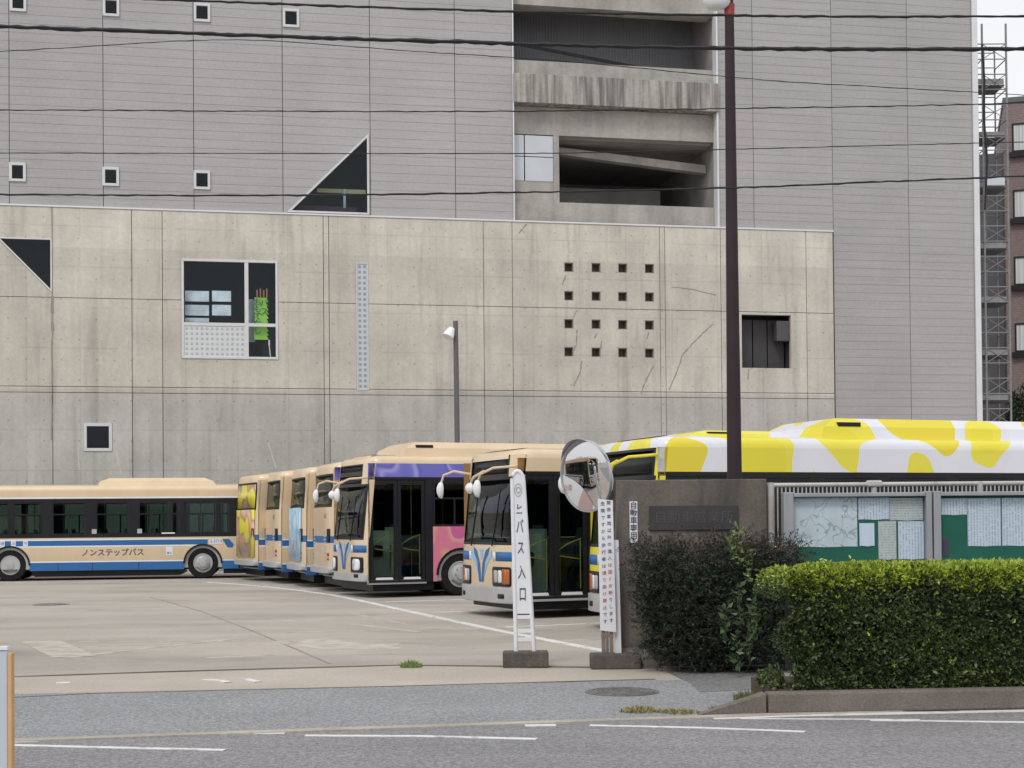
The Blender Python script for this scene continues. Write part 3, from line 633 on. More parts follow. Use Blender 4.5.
# ------------------------------------------------------------ buses
BW_ = 2.46
def super_map(L, side):
    hw = BW_ / 2
    def rake(z): return max(0, z - 1.15) * .10
    if side == 'L': return lambda a, d, z: (-a - (rake(z) if a < .17 else 0), hw - d, z)
    if side == 'R': return lambda a, d, z: (-a - (rake(z) if a < .17 else 0), -(hw - d), z)
    if side == 'F': return lambda a, d, z: (-(.15 * abs(a / hw) ** 4) - rake(z) - d, a, z)
    if side == 'B': return lambda a, d, z: (-L + .14 * abs(a / hw) ** 5 + d + max(0, z - 1.9) * .07, a, z)
def msheet(name, mp, A, Z, holes, matfn, mats, parent, th=.03, arch=(), smooth=False):
    xs = sorted(set(A) | {h[i] for h in holes for i in (0, 1)}); zs = sorted(set(Z) | {h[i] for h in holes for i in (2, 3)})
    for (c_, r) in arch: xs = sorted(set(xs) | {c_ - r, c_ + r} | {c_ + r * math.cos(k * math.pi / 12) for k in range(1, 12)})
    xs = [x for i, x in enumerate(xs) if i == 0 or x - xs[i-1] > 1e-4]
    bm = bmesh.new(); V = {}; ZC = .48
    def v(a, z):
        k = (round(a, 4), round(z, 4))
        if k not in V: V[k] = bm.verts.new(mp(a, 0, z)); V[k].index = 0; POS[k] = (a, z)
        return V[k]
    POS = {}
    def lim(x):
        for (c_, r) in arch:
            if abs(x - c_) <= r + 1e-6: return ZC + math.sqrt(max(0, r*r - (x-c_)**2)) if abs(x - c_) < r - 1e-6 else ZC * 0
        return 0
    for i in range(len(xs) - 1):
        for j in range(len(zs) - 1):
            x0, x1, z0, z1 = xs[i], xs[i+1], zs[j], zs[j+1]; cx, cz = (x0+x1)/2, (z0+z1)/2
            if any(h[0] < cx < h[1] and h[2] < cz < h[3] for h in holes): continue
            inside = any(abs(cx - c_) < r for c_, r in arch)
            b0 = b1 = z0
            if inside:
                c_, r = [q for q in arch if abs(cx - q[0]) < q[1]][0]
                l0 = ZC + math.sqrt(max(0, r*r - (x0-c_)**2)); l1 = ZC + math.sqrt(max(0, r*r - (x1-c_)**2))
                if z1 <= min(l0, l1) + 1e-5: continue
                b0, b1 = min(max(z0, l0), z1), min(max(z0, l1), z1)
            q = []
            for p in ((x0, b0), (x1, b1), (x1, z1), (x0, z1)):
                vv = v(*p)
                if vv not in q: q.append(vv)
            if len(q) < 3: continue
            try: f = bm.faces.new(q)
            except ValueError: continue
            f.material_index = matfn(cx, cz)
    # thickness: rims only round open edges
    inv = {vv: POS[k] for k, vv in V.items()}
    for e in [e for e in bm.edges if e.is_boundary]:
        a, b = e.verts; pa, pb = inv[a], inv[b]; mi = e.link_faces[0].material_index
        va, vb = bm.verts.new(mp(pa[0], th, pa[1])), bm.verts.new(mp(pb[0], th, pb[1]))
        f = bm.faces.new([a, b, vb, va]); f.material_index = mi
    bmesh.ops.recalc_face_normals(bm, faces=bm.faces)
    me = bpy.data.meshes.new(name); bm.to_mesh(me); bm.free()
    for mm in mats: me.materials.append(mm)
    if smooth:
        me.polygons.foreach_set('use_smooth', [True]*len(me.polygons)); me.set_sharp_from_angle(angle=R(35))
    o = bpy.data.objects.new(name, me); COL.objects.link(o); o.parent = parent; return o
def patch(name, mp, a0, a1, z0, z1, m, parent, d=-.006, th=.006, n=None, smooth=True, r=0.0, **kw):
    n = n or max(1, int(abs(a1 - a0) / .12)); mb = MB(); rows = [z0, z1] if not r else [z0, z0 + r*.3, z0 + r, z1 - r, z1 - r*.3, z1]
    def ex(z):
        if not r: return 0
        q = min(z - z0, z1 - z); return r if q <= 1e-6 else (r*.3 if q < r*.9 else 0)
    def P(i, z, dd):
        k = ex(z); return mp(a0 + k + (a1 - a0 - 2*k) * i / n, dd, z)
    for za, zb in zip(rows[:-1], rows[1:]):
        for i in range(n): mb.poly([P(i, za, d), P(i+1, za, d), P(i+1, zb, d), P(i, zb, d)])
    for i in range(n):
        mb.poly([P(i, z0, d), P(i+1, z0, d), P(i+1, z0, d + th), P(i, z0, d + th)]); mb.poly([P(i, z1, d), P(i+1, z1, d), P(i+1, z1, d + th), P(i, z1, d + th)])
    for za, zb in zip(rows[:-1], rows[1:]):
        for i in (0, n): mb.poly([P(i, za, d), P(i, zb, d), P(i, zb, d + th), P(i, za, d + th)])
    o = mb.build(name, m, parent, smooth=smooth, **kw); b_ = bmesh.new(); b_.from_mesh(o.data); bmesh.ops.remove_doubles(b_, verts=b_.verts, dist=1e-5); bmesh.ops.recalc_face_normals(b_, faces=b_.faces); b_.to_mesh(o.data); b_.free(); return o
def frange(a, b, s):
    n = max(1, round((b - a) / s)); return [a + (b - a) * i / n for i in range(n + 1)]
def wheel(parent, x, y, kind, scale=1.0):
    sg = 1 if y > 0 else -1; Rr = .485
    tf = lambda p: (x + p.x, y + sg * p.z, Rr + p.y)
    o = MB().lathe([(.30, -.24), (.44, -.25), (.48, -.22), (.485, -.04), (.46, 0), (.40, .012), (.30, .0), (.29, -.03)], 32, tf=tf).build('wheel', M['rubber'], parent, smooth=True)
    if kind == 'front': prof = [(.295, .0), (.275, .004), (.265, -.03), (.22, -.05), (.205, .03), (.17, .055), (.13, .06), (.12, .09), (.06, .10), (.0, .10)]
    else: prof = [(.295, .0), (.275, .004), (.26, -.06), (.235, -.14), (.19, -.15), (.16, -.10), (.13, -.10), (.12, .0), (.05, .01), (.0, .01)]
    MB().lathe(prof, 28, tf=tf).build('rim', M['silver'], o, smooth=True)
    mb = MB()
    for k in range(8):
        a = k * math.pi / 4; cx, cz = .15*math.cos(a), .15*math.sin(a); h = .075 if kind == 'front' else -.08
        mb.box(x + cx - .014, x + cx + .014, min(y + sg*(h-.02), y + sg*h), max(y + sg*(h-.02), y + sg*h), Rr + cz - .014, Rr + cz + .014)
    mb.build('wheel_nut', M['alu'], o)
    return o
def seat(parent, x, y, face=1, z=.62):
    mb = MB().box(x - .21, x + .21, y - .21, y + .21, z - .12, z); 
    mb.prism([(x - face*.21, z), (x - face*.13, z), (x - face*.22, z + .62), (x - face*.29, z + .62)], y - .21, y + .21); mb.box(x - .05, x + .05, y - .05, y + .05, .38, z - .12)
    return mb.build('seat', M['seat'], parent, bevel=.03)
def bus(label, loc, rz_, opt):
    L = opt.get('L', 10.5); H = opt.get('H', 2.95); sk = opt.get('sk', .30); wb = opt.get('wb', 5.3); fo = opt.get('fo', 2.35); mc = M[opt.get('paint', 'cream')]
    band = opt.get('band', 2.52); b0 = 1.30; r_ = .16; SH = H - r_
    root = empty('city_bus', loc, rz_, label, 'bus', 'city buses parked in the depot yard')
    if opt.get('scale'): root.scale = [opt['scale']] * 3
    top = M[opt['topwrap']] if 'topwrap' in opt else mc
    mats = [mc, M['blue'], M['white'], M['black'], M['silver'], top, M[opt.get('lowwrap', 'cream')]]
    ax = [(fo, .58), (fo + wb, .58)]; door = opt.get('door')
    Zc = [sk, .55, .59, 1.02, 1.06, 1.22, 1.26, b0, band, band + .05, SH]
    def side_m(which):
        def fn(a, z):
            if door and which == 'L' and a < door[1] + .14: return 3 if (z < band + .02 and a > .16 and z > .34) else (4 if z < .34 else 0 if z < band + .02 else 5)
            if 'lowwrap' in opt and which == 'L' and a < 3.3 and z < b0 + .25: return 6
            if z > band + .05: return 5
            if z > band: return 2 if opt.get('rail', True) else 5
            if z > b0 and .45 < a < L - .9: return 3
            if z > b0: return 0
            if 1.06 < z < 1.22 and opt.get('sf', .5) < a: return 1
            if (1.02 < z < 1.06 or 1.22 < z < 1.26) and opt.get('sf', .5) < a: return 2
            if .55 < z < .59: return 2
            if z < .55: return 1 if opt.get('blueskirt', True) else 0
            return 0
        return fn
    winR = [(.75, 1.45), (1.62, 2.65), (2.95, 3.95), (4.15, 5.2), (5.45, 6.5), (6.75, 7.65), (7.75, 8.65)]
    winL = [(door[1] + .18, door[1] + 1.22), (3.0, 3.95), (4.15, 5.2), (5.45, 6.5), (6.75, 7.65), (7.75, 8.65)] if door else winR
    if 'win' in opt: winL = winR = opt['win']
    for which, wins in (('L', winL), ('R', winR)):
        mp = super_map(L, which); hol = []
        if which == 'L' and door: hol.append((door[0], door[1], .38, band - .06))
        zl = 1.38; zt = band - .09
        hol += [(a, b, zl + (.18 if ('lowwrap' in opt and which == 'L' and a < 3) else 0), zt) for a, b in wins]
        nm = 'side_panel'
        msheet(nm, mp, [.15, .17, .3, .5, opt.get('sf', .5) + .001, L - .9, L - .14], Zc + [.34], hol, side_m(which), mats, root, arch=ax, th=.05)
        for (a, b, z0, z1) in hol[(1 if which == 'L' and door else 0):]:
            mb = MB(); zs2 = z0 + (z1 - z0) * .62
            P = [(a + .006, z0 + .006), (b - .006, z0 + .006), (b - .006, z1 - .006), (a + .006, z1 - .006)]
            ring(mb, P, .045, -.004, .03, tf=mp); mb.prism([(a + .05, zs2 - .02), (b - .05, zs2 - .02), (b - .05, zs2 + .02), (a + .05, zs2 + .02)], -.002, .03, tf=mp)
            if b - a > .8: mb.prism([((a+b)/2 - .02, z0 + .05), ((a+b)/2 + .02, z0 + .05), ((a+b)/2 + .02, zs2 - .02), ((a+b)/2 - .02, zs2 - .02)], -.001, .028, tf=mp)
            o = mb.build('window', M['black'], root)
            MB().prism([(a + .02, z0 + .02), (b - .02, z0 + .02), (b - .02, z1 - .02), (a + .02, z1 - .02)], .010, .014, tf=mp).build('pane', M[opt.get('gl', 'cglass2')], o)
        for c_, r in ax:   # arch lip and inner wheel well
            mb = MB(); n = 14
            for k in range(n):
                t0, t1 = math.pi * k / n, math.pi * (k+1) / n
                q = [(c_ + rr * math.cos(t), .48 + rr * math.sin(t)) for rr, t in ((r - .035, t0), (r + .02, t0), (r + .02, t1), (r - .035, t1))]
                mb.prism(q, -.015, .05, tf=mp)
                q = [(c_ + r * math.cos(t), .48 + r * math.sin(t)) for t in (t0, t1)]
                mb.poly([mp(q[0][0], .05, q[0][1]), mp(q[1][0], .05, q[1][1]), mp(q[1][0], .60, q[1][1]), mp(q[0][0], .60, q[0][1])])
            mb.build('wheel_arch', M['black'], root)
    # front
    mpF = super_map(L, 'F'); hw = BW_ / 2; FA = frange(-hw, hw, .1); ws = (-1.10, 1.04, opt.get('wsz', 1.33), opt.get('wst', 2.43)); dw = opt.get('dw', (-.86, .80, 2.53, 2.86))
    if 'dw2' in opt: dws = [dw, opt['dw2']]
    else: dws = [dw]
    def fm(a, z):
        for h in [ws] + dws:
            if h[0] - .05 < a < h[1] + .05 and h[2] - .05 < z < h[3] + .05: return 3
        if z < .55: return 4
        return 0
    fz = sorted({sk - .04, .55, 1.06, 1.22, SH} | {h[i] + s for h in [ws] + dws for i, s in ((2, -.05), (3, .05)) if h[i] + s < SH})
    fa = sorted(set(FA) | {h[i] + s for h in [ws] + dws for i, s in ((0, -.05), (1, .05))})
    msheet('front_panel', mpF, fa, fz, [ws] + dws, fm, mats, root, smooth=True)
    patch('windscreen', mpF, ws[0], ws[1], ws[2], ws[3], M['sglass'], root, d=.012, th=.004)
    for h in dws:
        patch('destination_window', mpF, h[0], h[1], h[2], h[3], M['dglass'], root, d=.012, th=.004)
        patch('destination_display', mpF, h[0] + .05, h[1] - .05, h[2] + .03, h[3] - .03, M['black'], root, d=.09, th=.01)
    patch('bumper', mpF, -hw + .01, hw - .005, sk - .03, .54, M['silver'], root, d=-.035, th=.035, r=.03)
    for sgn in (-1, 1):
        patch('fog_lamp', mpF, *sorted((sgn*.75, sgn*.95)), sk + .05, sk + .13, M['black'], root, d=-.041, th=.01, r=.02)
        a0, a1 = sorted((sgn * .50, sgn * 1.10))
        hd = patch('headlight', mpF, a0, a1, .56, .90, M['black'], root, d=-.012, th=.012, r=.04)
        if opt.get('round_lamp'):
            patch('lamp_lens', mpF, *sorted((sgn*.66, sgn*.98)), .61, .86, M['lens'], hd, d=-.035, th=.03, r=.07)
        else:
            for k in (.57, .72): patch('lamp_lens', mpF, *sorted((sgn*k, sgn*(k+.12))), .62, .84, M['lens'] if k > .7 else M['interior'], hd, d=-.022, th=.02, r=.03)
            patch('indicator_lens', mpF, *sorted((sgn*.86, sgn*1.06)), .60, .86, M['orange'], hd, d=-.022, th=.02, r=.02)
        patch('stripe', mpF, *sorted((sgn*.62, sgn*1.20)), 1.00, 1.16, M['blue'], root, d=-.004, th=.003)
        patch('sticker', mpF, *sorted((sgn*.50, sgn*.60)), 1.00, 1.16, M['white'], root, d=-.005, th=.004)
    if opt.get('logo', True):   # blue Y with flaring arms
        for m_, dd, pts in (('blue', -.010, [(0, .62), (.05, .95), (.20, 1.18), (.36, 1.24), (.30, 1.12), (.16, .98), (.09, .62)]),
                            ('blue', -.010, [(-.02, .62), (-.07, .95), (-.22, 1.18), (-.38, 1.24), (-.32, 1.12), (-.18, .98), (-.11, .62)]),
                            ('lblue', -.008, [(.10, .70), (.22, 1.0), (.44, 1.20), (.46, 1.08), (.28, .95)]), ('lblue', -.008, [(-.12, .70), (-.24, 1.0), (-.46, 1.20), (-.48, 1.08), (-.30, .95)]),
                            ('lblue', -.007, [(-.02, 1.02), (.02, 1.02), (.08, 1.20), (-.08, 1.20)])):
            MB().prism(pts, dd, dd + .005, tf=mpF).build('logo', M[m_], root)
    # wipers
    for y0 in (-.45, .50):
        mb = MB(); P = [mpF(y0, -.03, 1.26), mpF(y0 + .10, -.05, 1.5), mpF(y0 + .16, -.05, 1.9)]; mb.tube(P, .014, 5); mb.tube([mpF(y0 + .10, -.06, 1.45), mpF(y0 + .22, -.06, 2.25)], .012, 5)
        mb.build('wiper', M['black'], root)
    # mirrors
    Ht = 2.52
    def mir(y, arm, z0, sz, nm='mirror'):
        mb = MB().tube(arm, .024, 7); o = mb.build('mirror_arm', mc, root, smooth=True); e = Vector(arm[-1])
        MB().lathe([(0, -.02), (.6, -.02), (.92, -.015), (1, 0), (.85, .04), (.4, .07), (0, .075)], 18, tf=lambda p: (e.x + p.z * 1.2, e.y + p.x * sz[0], e.z - sz[1] * .8 + p.y * sz[1])).build('mirror_housing', M['white'], o, smooth=True)
    mir(1.0, [(-.40, 1.16, Ht + .14), (-.20, 1.10, Ht + .13), (.18, .98, Ht + .10), (.34, .80, Ht + .0), (.36, .72, Ht - .12)], 0, (.085, .16))
    mir(.8, [(.30, .86, Ht + .05), (.40, .62, Ht - .05), (.42, .52, Ht - .16)], 0, (.10, .10))
    mir(-1.0, [(-.34, -1.12, Ht + .05), (.0, -1.30, Ht + .12), (.16, -1.42, Ht + .05), (.20, -1.45, Ht - .10)], 0, (.08, .16))
    # rear
    mpB = super_map(L, 'B'); rw = (-1.10, 1.10, 2.12, 2.86)
    def bmf(a, z):
        if rw[0] - .04 < a < rw[1] + .04 and rw[2] - .04 < z < rw[3] + .04: return 3
        if 1.20 < z < 1.37: return 1
        if z < .6: return 4
        return 0
    ba = sorted(set(FA) | {-1.14, -1.10, 1.10, 1.14}); msheet('rear_panel', mpB, ba, [sk + .08, .6, 1.2, 1.37, 2.08, 2.9, SH], [rw], bmf, mats, root, smooth=True)
    patch('rear_window', mpB, rw[0], rw[1], rw[2], rw[3], M['cglass'], root, d=.012, th=.004)
    patch('rear_bumper', mpB, -hw + .02, hw - .02, sk + .08, .62, M['silver'], root, d=-.09, th=.09, r=.05)
    if opt.get('rear'):
        for s in (-1, 1):
            patch('tail_light', mpB, *sorted((s*.93, s*1.08)), 1.22, 1.55, M['black'], root, d=-.02, th=.02, r=.02)
            patch('tail_light', mpB, *sorted((s*.90, s*1.02)), .78, .84, M['orange'], root, d=-.012, th=.012); patch('tail_light', mpB, *sorted((s*.90, s*1.02)), .88, .96, M['redlens'], root, d=-.012, th=.012)
        mb = MB()
        for k in range(9): mb.prism([(-.80, .75 + k*.085), (.78, .75 + k*.085), (.78, .80 + k*.085), (-.80, .80 + k*.085)], -.012, .0, tf=mpB)
        mb.build('engine_grille', M['silver'], root)
        text_mesh('lettering', '2-1479' if 'wyel' in opt else '5-2612', .16, M['txt'], root, Matrix.Translation((-L - .006 + .02, -.62, 1.86)) @ Matrix.Rotation(R(-90), 4, 'Z') @ Matrix.Rotation(R(90), 4, 'X'))
        for (a0, a1, z0, z1, m_) in opt.get('rwrap', []): patch('advert_wrap', mpB, a0, a1, z0, z1, M[m_], root, d=-.026 if z0 < 2 else .004, th=.004)
    # roof shell
    out = []
    for a in frange(-hw, hw, .12): out.append((Vector(mpF(a, 0, SH)), Vector((1, 0, 0)) + Vector((0, 1, 0)) * (1.6 * abs(a/hw)**3 * (1 if a > 0 else -1))))
    for x in frange(.5, L - .5, .8): out.append((Vector((-x, hw, SH)), Vector((0, 1, 0))))
    for a in reversed(frange(-hw, hw, .12)): out.append((Vector(mpB(a, 0, SH)), Vector((-1, 0, 0)) + Vector((0, 1, 0)) * (1.6 * abs(a/hw)**3 * (1 if a > 0 else -1))))
    for x in reversed(frange(.5, L - .5, .8)): out.append((Vector((-x, -hw, SH)), Vector((0, -1, 0))))
    mb = MB(); rings = []
    for t in range(6):
        q = t / 5 * math.pi / 2; ins, up = r_ * (1 - math.cos(q)), r_ * math.sin(q)
        rings.append([tuple(p - n.normalized() * ins + Vector((0, 0, up))) for p, n in out])
    rings.append([tuple(p - n.normalized() * r_ * 2.8 + Vector((0, 0, r_ + .035))) for p, n in out])
    n = len(out)
    for a, b in zip(rings[:-1], rings[1:]):
        for i in range(n): mb.poly([a[i], a[(i+1) % n], b[(i+1) % n], b[i]])
    mb.poly(rings[-1]); k = mb.build('roof', M[opt['podm']] if 'podm' in opt else mc, root, smooth=True)
    bmh = bmesh.new(); bmh.from_mesh(k.data); bmesh.ops.remove_doubles(bmh, verts=bmh.verts, dist=.0005); bmesh.ops.recalc_face_normals(bmh, faces=bmh.faces); bmh.to_mesh(k.data); bmh.free()
    mb = MB(); mb.box(-L + .3, -.35, -hw + .08, hw - .08, .34, .38); mb.build('floor', M['interior'], root)
    for s in (-1, 1):
        xa = -1.75 if (door and s > 0) else -.45
        MB().box(-L + .2, xa, min(s*(hw-.06), s*(hw-.08)), max(s*(hw-.06), s*(hw-.08)), .36, 1.36).build('inner_lining', M['interior'], root)
    MB().box(-L + .25, -.4, -hw + .1, hw - .1, SH - .12, SH - .10).build('ceiling', M['interior'], root)
    for xa, xb in ((-L + .35, -fo - wb - .62), (-fo - wb + .62, -fo - .62), (-fo + .62, -.3)):
        if xb - xa > .1: MB().box(xa, xb, -1.12, 1.12, .15, .335).build('chassis_shade_box', M['black'], root)  # chassis boxes made wide and low to deepen the shade under the bus
    MB().box(-L + .4, -.5, -.7, .7, .28, .339).build('chassis_shade_box', M['black'], root)
    for i, (x0, x1, z1, w) in enumerate(opt.get('pods', [(1.9, 3.6, .12, .75), (4.3, 7.6, .2, .85)])):
        mb = MB(); s = .18
        for (za, ins, zb, ins2) in ((0, 0, z1*.6, .05), (z1*.6, .05, z1, s)):
            a = [(-x0 - ins*2, w - ins), (-x1 + ins*2, w - ins), (-x1 + ins*2, -w + ins), (-x0 - ins*2, -w + ins)]; b = [(-x0 - ins2*2, w - ins2), (-x1 + ins2*2, w - ins2), (-x1 + ins2*2, -w + ins2), (-x0 - ins2*2, -w + ins2)]
            for j in range(4): mb.poly([(*a[j], H + za + .0), (*a[(j+1)%4], H + za), (*b[(j+1)%4], H + zb), (*b[j], H + zb)])
        mb.poly([(*p, H + z1) for p in b]); o = mb.build('roof_unit', M[opt['podm']] if 'podm' in opt else mc, root, bevel=.04, smooth=True)
        MB().box(-x0 - .75, -x0 - .35, w - .12, w - .04, H + z1*.62, H + z1*.8).build('vent_slot', M['black'], o)
    for t, kd in ((fo, 'front'), (fo + wb, 'rear')):
        for s in (-1, 1): wheel(root, -t, s * (hw - .05), kd)
    if door:
        mp = super_map(L, 'L'); zt = band - .06; m_ = (door[0] + door[1]) / 2
        MB().box(-door[1] - .02, -door[0] + .02, hw - .16, hw - .01, .30, .375).build('door_sill', M['silver'], root)
        for a, b in ((door[0] + .01, m_ - .008), (m_ + .008, door[1] - .01)):
            mb = MB(); P = [(a, .39), (b, .39), (b, zt - .01), (a, zt - .01)]; ring(mb, P, .075, .012, .05, tf=mp); o = mb.build('door', M['black'], root)
            inn = inset(P, .07); MB().prism(inn, .028, .033, tf=mp).build('pane', M['dglass'], o)
            MB().prism([(a + .12, .40), (b - .10, .40), (b - .12, .45), (a + .14, .45)], .004, .012, tf=mp).build('kick_strip', M['white'], o)
            yy = hw - .11; mb = MB(); mb.tube([(-a - .12, yy, 1.18), (-(a+b)/2, yy, 1.30), (-b + .08, yy, 1.38)], .014, 6); mb.tube([(-a - .12, yy, 1.18), (-a - .15, yy, 1.08), (-b + .10, yy, 1.02)], .014, 6); mb.tube([(-b + .09, yy, .5), (-b + .09, yy, 1.38)], .012, 6)
            mb.build('handle', M['grab'], o)
        MB().box(-.80, -.40, .62, .86, .4, 1.02).build('fare_box', M['interior'], root, bevel=.03)
        MB().box(-1.35, -1.30, -.95, -.1, .4, 1.55).build('driver_partition', mat('green_notice', (.62, .74, .62), .6) if 'green_notice' not in bpy.data.materials else bpy.data.materials['green_notice'], root)
        MB().box(-.78, -.36, .84, .87, 1.06, 1.48).build('notice_board', bpy.data.materials['green_notice'], root)
    if opt.get('inside', True):
        mb = MB(); c0 = Vector((-.62, -.55, 1.32)); tf = lambda p: (c0.x + p.x * .35 - p.z, c0.y + p.y, c0.z + p.x * .93)
        mb.lathe([(.22, 0), (.235, .02), (.25, 0), (.235, -.02), (.22, 0)], 20, tf=tf); mb.tube([tuple(c0 + Vector((0, -.22, 0))), tuple(c0 + Vector((0, .22, 0)))], .018, 5); mb.tube([tuple(c0), tuple(c0 + Vector((.25, 0, -.5)))], .03, 6)
        mb.build('steering_wheel', M['black'], root, smooth=True)
        MB().box(-.60, -.22, -1.0, 1.0, .9, 1.16).build('dashboard', M['black'], root, bevel=.05)
        seat(root, -1.15, -.6, 1, 1.0)
        for x in (2.2, 3.0, 3.8, 4.6, 5.6, 6.5, 7.4, 8.3):
            for y in ((-.85, .85) if x > 2.9 else (-.85,)): seat(root, -x, y, 1, .95)
        mb = MB()
        for x in (1.8, 3.4, 5.0, 6.6): mb.tube([(-x, -.5, .38), (-x, -.5, SH - .12)], .016, 5); mb.tube([(-x - .4, .5, .38), (-x - .4, .5, SH - .12)], .016, 5)
        mb.build('grab_pole', M['grab'], root)
    return root
ANG = R(24)
def corner_place(px, Y, kind, L=10.5, sc=1.0, ang=None):
    ANG = R(ang or 24)
    X = (px - 512) / F * Y; X = at(px, 523, Y).x; a = ANG
    if kind == 'front': rzv = math.pi + a; loc = Vector((.15, -BW_/2, 0)) * sc    # front-left corner in bus frame (-.15, hw)
    else: rzv = a; loc = Vector((L - .14, BW_/2, 0)) * sc
    v = Matrix.Rotation(rzv, 3, 'Z') @ loc
    return (X + v.x, Y + v.y, 0), rzv
loc, rzv = corner_place(517, 25.5, 'front')
bus('cream city bus with square headlamps and blue logo behind the narrow white entrance sign', loc, rzv, dict(door=(.20, 1.52), H=2.95, band=2.56, rail=False, pods=[(1.2, 2.1, .06, .5), (2.0, 4.4, .14, .8)]))
loc, rzv = corner_place(367, 33.0, 'front')
bus('cream city bus with violet roof band and pink side advert, second front from the right', loc, rzv, dict(door=(.20, 1.50), H=3.12, band=2.66, rail=False, topwrap='wpurple', lowwrap='wpink', round_lamp=True, scale=1.02, wst=2.46, dw=(-.85, .75, 2.53, 2.70), dw2=(-.85, .75, 2.80, 2.93),
    pods=[(.35, .95, .07, .5), (1.05, 8.8, .34, 1.0)], sk=.40))
loc, rzv = corner_place(657, 21.5, 'front', ang=20.5)
bus('yellow and white decorated bus standing behind the gate wall and notice board', loc, rzv, dict(door=(.20, 1.5), H=2.92, band=2.40, wst=2.30, dw=(-1.05, 1.0, 2.36, 2.72), rail=False, topwrap='wyellow', paint='ypaint', podm='wyellow', pods=[(.9, 2.7, .13, .8), (3.1, 7.5, .34, .95)], logo=False))
for lab, px, Y, rw_, bz_, an in (('cream bus seen from the rear, next to the bus with violet roof band', 334, 36.0, [], 3.17, 18),
                        ('cream bus seen from the rear with a sky blue advert, third reversed bus', 306, 38.6, [(-1.0, .95, .70, 2.1, 'wsky')], 3.15, 17),
                        ('plain cream bus seen from the rear, between the sky blue and the yellow advert buses', 281, 41.1, [], 3.15, 18),
                        ('cream bus seen from the rear with yellow and orange advert, next to the side-on bus', 258, 43.2, [(-1.1, .95, .70, 2.1, 'worange'), (-1.05, .95, 2.14, 2.84, 'worange')], 3.13, 24)):
    loc, rzv = corner_place(px, Y, 'rear', ang=an)
    bus(lab, loc, rzv, dict(H=bz_, rear=True, rail=False, rwrap=rw_, inside=False, sk=.38, band=2.6, pods=[(5.0, 7.6, .13, .8), (8.6, 9.9, .10, .6)]))
# long side-on bus at the left
fx = at(203, 570, 45.9).x; a9 = R(9); fo, wb = 1.7, 5.75
hub = Vector((fx, 45.9, 0)); off = Matrix.Rotation(a9, 3, 'Z') @ Vector((fo, BW_/2, 0))
LBUS = bus('cream and blue non-step bus parked side-on at the far left against the building', (hub.x + off.x, hub.y + off.y, 0), a9, dict(H=2.90, gl='cglass', sf=1.55, win=[(.9, 1.21), (1.31, 2.32), (2.42, 2.66), (2.74, 3.65), (3.94, 4.92), (5.22, 6.22), (6.5, 7.36), (7.46, 8.32), (8.6, 9.6)], wb=wb, fo=fo, band=2.50, L=10.8, pods=[(1.3, 4.9, .24, .95)]))
mt = lambda t, z, y=-BW_/2 - .004: Matrix.Translation((-t, y, z)) @ Matrix.Rotation(R(90), 4, 'X')
def t_of(px): return fo + (203 - px) / 32.5
text_mesh('lettering', 'ノンステップバス', .235, M['txt'], LBUS, mt(t_of(115), .83), offset=.004)
for i, px in enumerate((9, 19.5, 31)): MB().box(-t_of(px) - .07, -t_of(px) + .07, -BW_/2 - .008, -BW_/2 - .001, 1.055, 1.225).build('emblem_square', M['white'], LBUS)
for i, (px, ch) in enumerate(((9, '横'), (19.5, '浜'), (31, '市'))): text_mesh('lettering', ch, .12, M['blue'], LBUS, mt(t_of(px), 1.14, -BW_/2 - .009))
MB().box(-t_of(216) - .2, -t_of(216) + .2, -BW_/2 - .008, -BW_/2 - .001, 1.07, 1.24).build('number_plate_panel', M['white'], LBUS); text_mesh('lettering', '2-3714', .13, M['blue'], LBUS, mt(t_of(216), 1.155, -BW_/2 - .009))
MB().box(-t_of(170) - .10, -t_of(170) + .10, -BW_/2 - .006, -BW_/2 - .001, .74, 1.0).build('sticker', M['white'], LBUS); text_mesh('lettering', '優先', .08, M['blue'], LBUS, mt(t_of(170), .80, -BW_/2 - .007))
MB().prism([(-t_of(227.5), .96), (-t_of(232.5), .96), (-t_of(233.5), 1.06), (-t_of(229), 1.22), (-t_of(222), 1.22)], -BW_/2 - .009, -BW_/2 - .002).build('stripe_end', M['blue'], LBUS)
for px in (97, 141): MB().box(-t_of(px) - .07, -t_of(px) + .07, -BW_/2 - .012, -BW_/2 - .001, 1.42, 1.56).build('sticker', M['interior'], LBUS)
MB().box(-t_of(169) - .2, -t_of(169) + .2, -BW_/2 - .012, -BW_/2 - .001, 1.40, 1.44).build('sticker', M['white'], LBUS)
for px in (62, 140, 95): MB().box(-t_of(px) - .008, -t_of(px) + .008, -BW_/2 - .002, -BW_/2 - .0005, .31, .55).build('panel_joint', M['black'], LBUS)
MB().box(-6.75, -2.4, -BW_/2 + .12, BW_/2 - .12, .12, .30).build('underbody', M['black'], LBUS)

def place_waiting():
    src = [o for o in COL.objects if o.name == 'city_bus'][0]; copy_tree(src)
    c = [o for o in COL.objects if o.type == 'EMPTY' and o.name.startswith('city_bus') and o.get('label') == src['label'] and o is not src][0]
    c.location = (-8.3, 16.6, 0); c.rotation_euler = (0, 0, R(-48)); c['label'] = 'cream city bus waiting outside the yard, seen only in the round traffic mirror'
place_waiting()

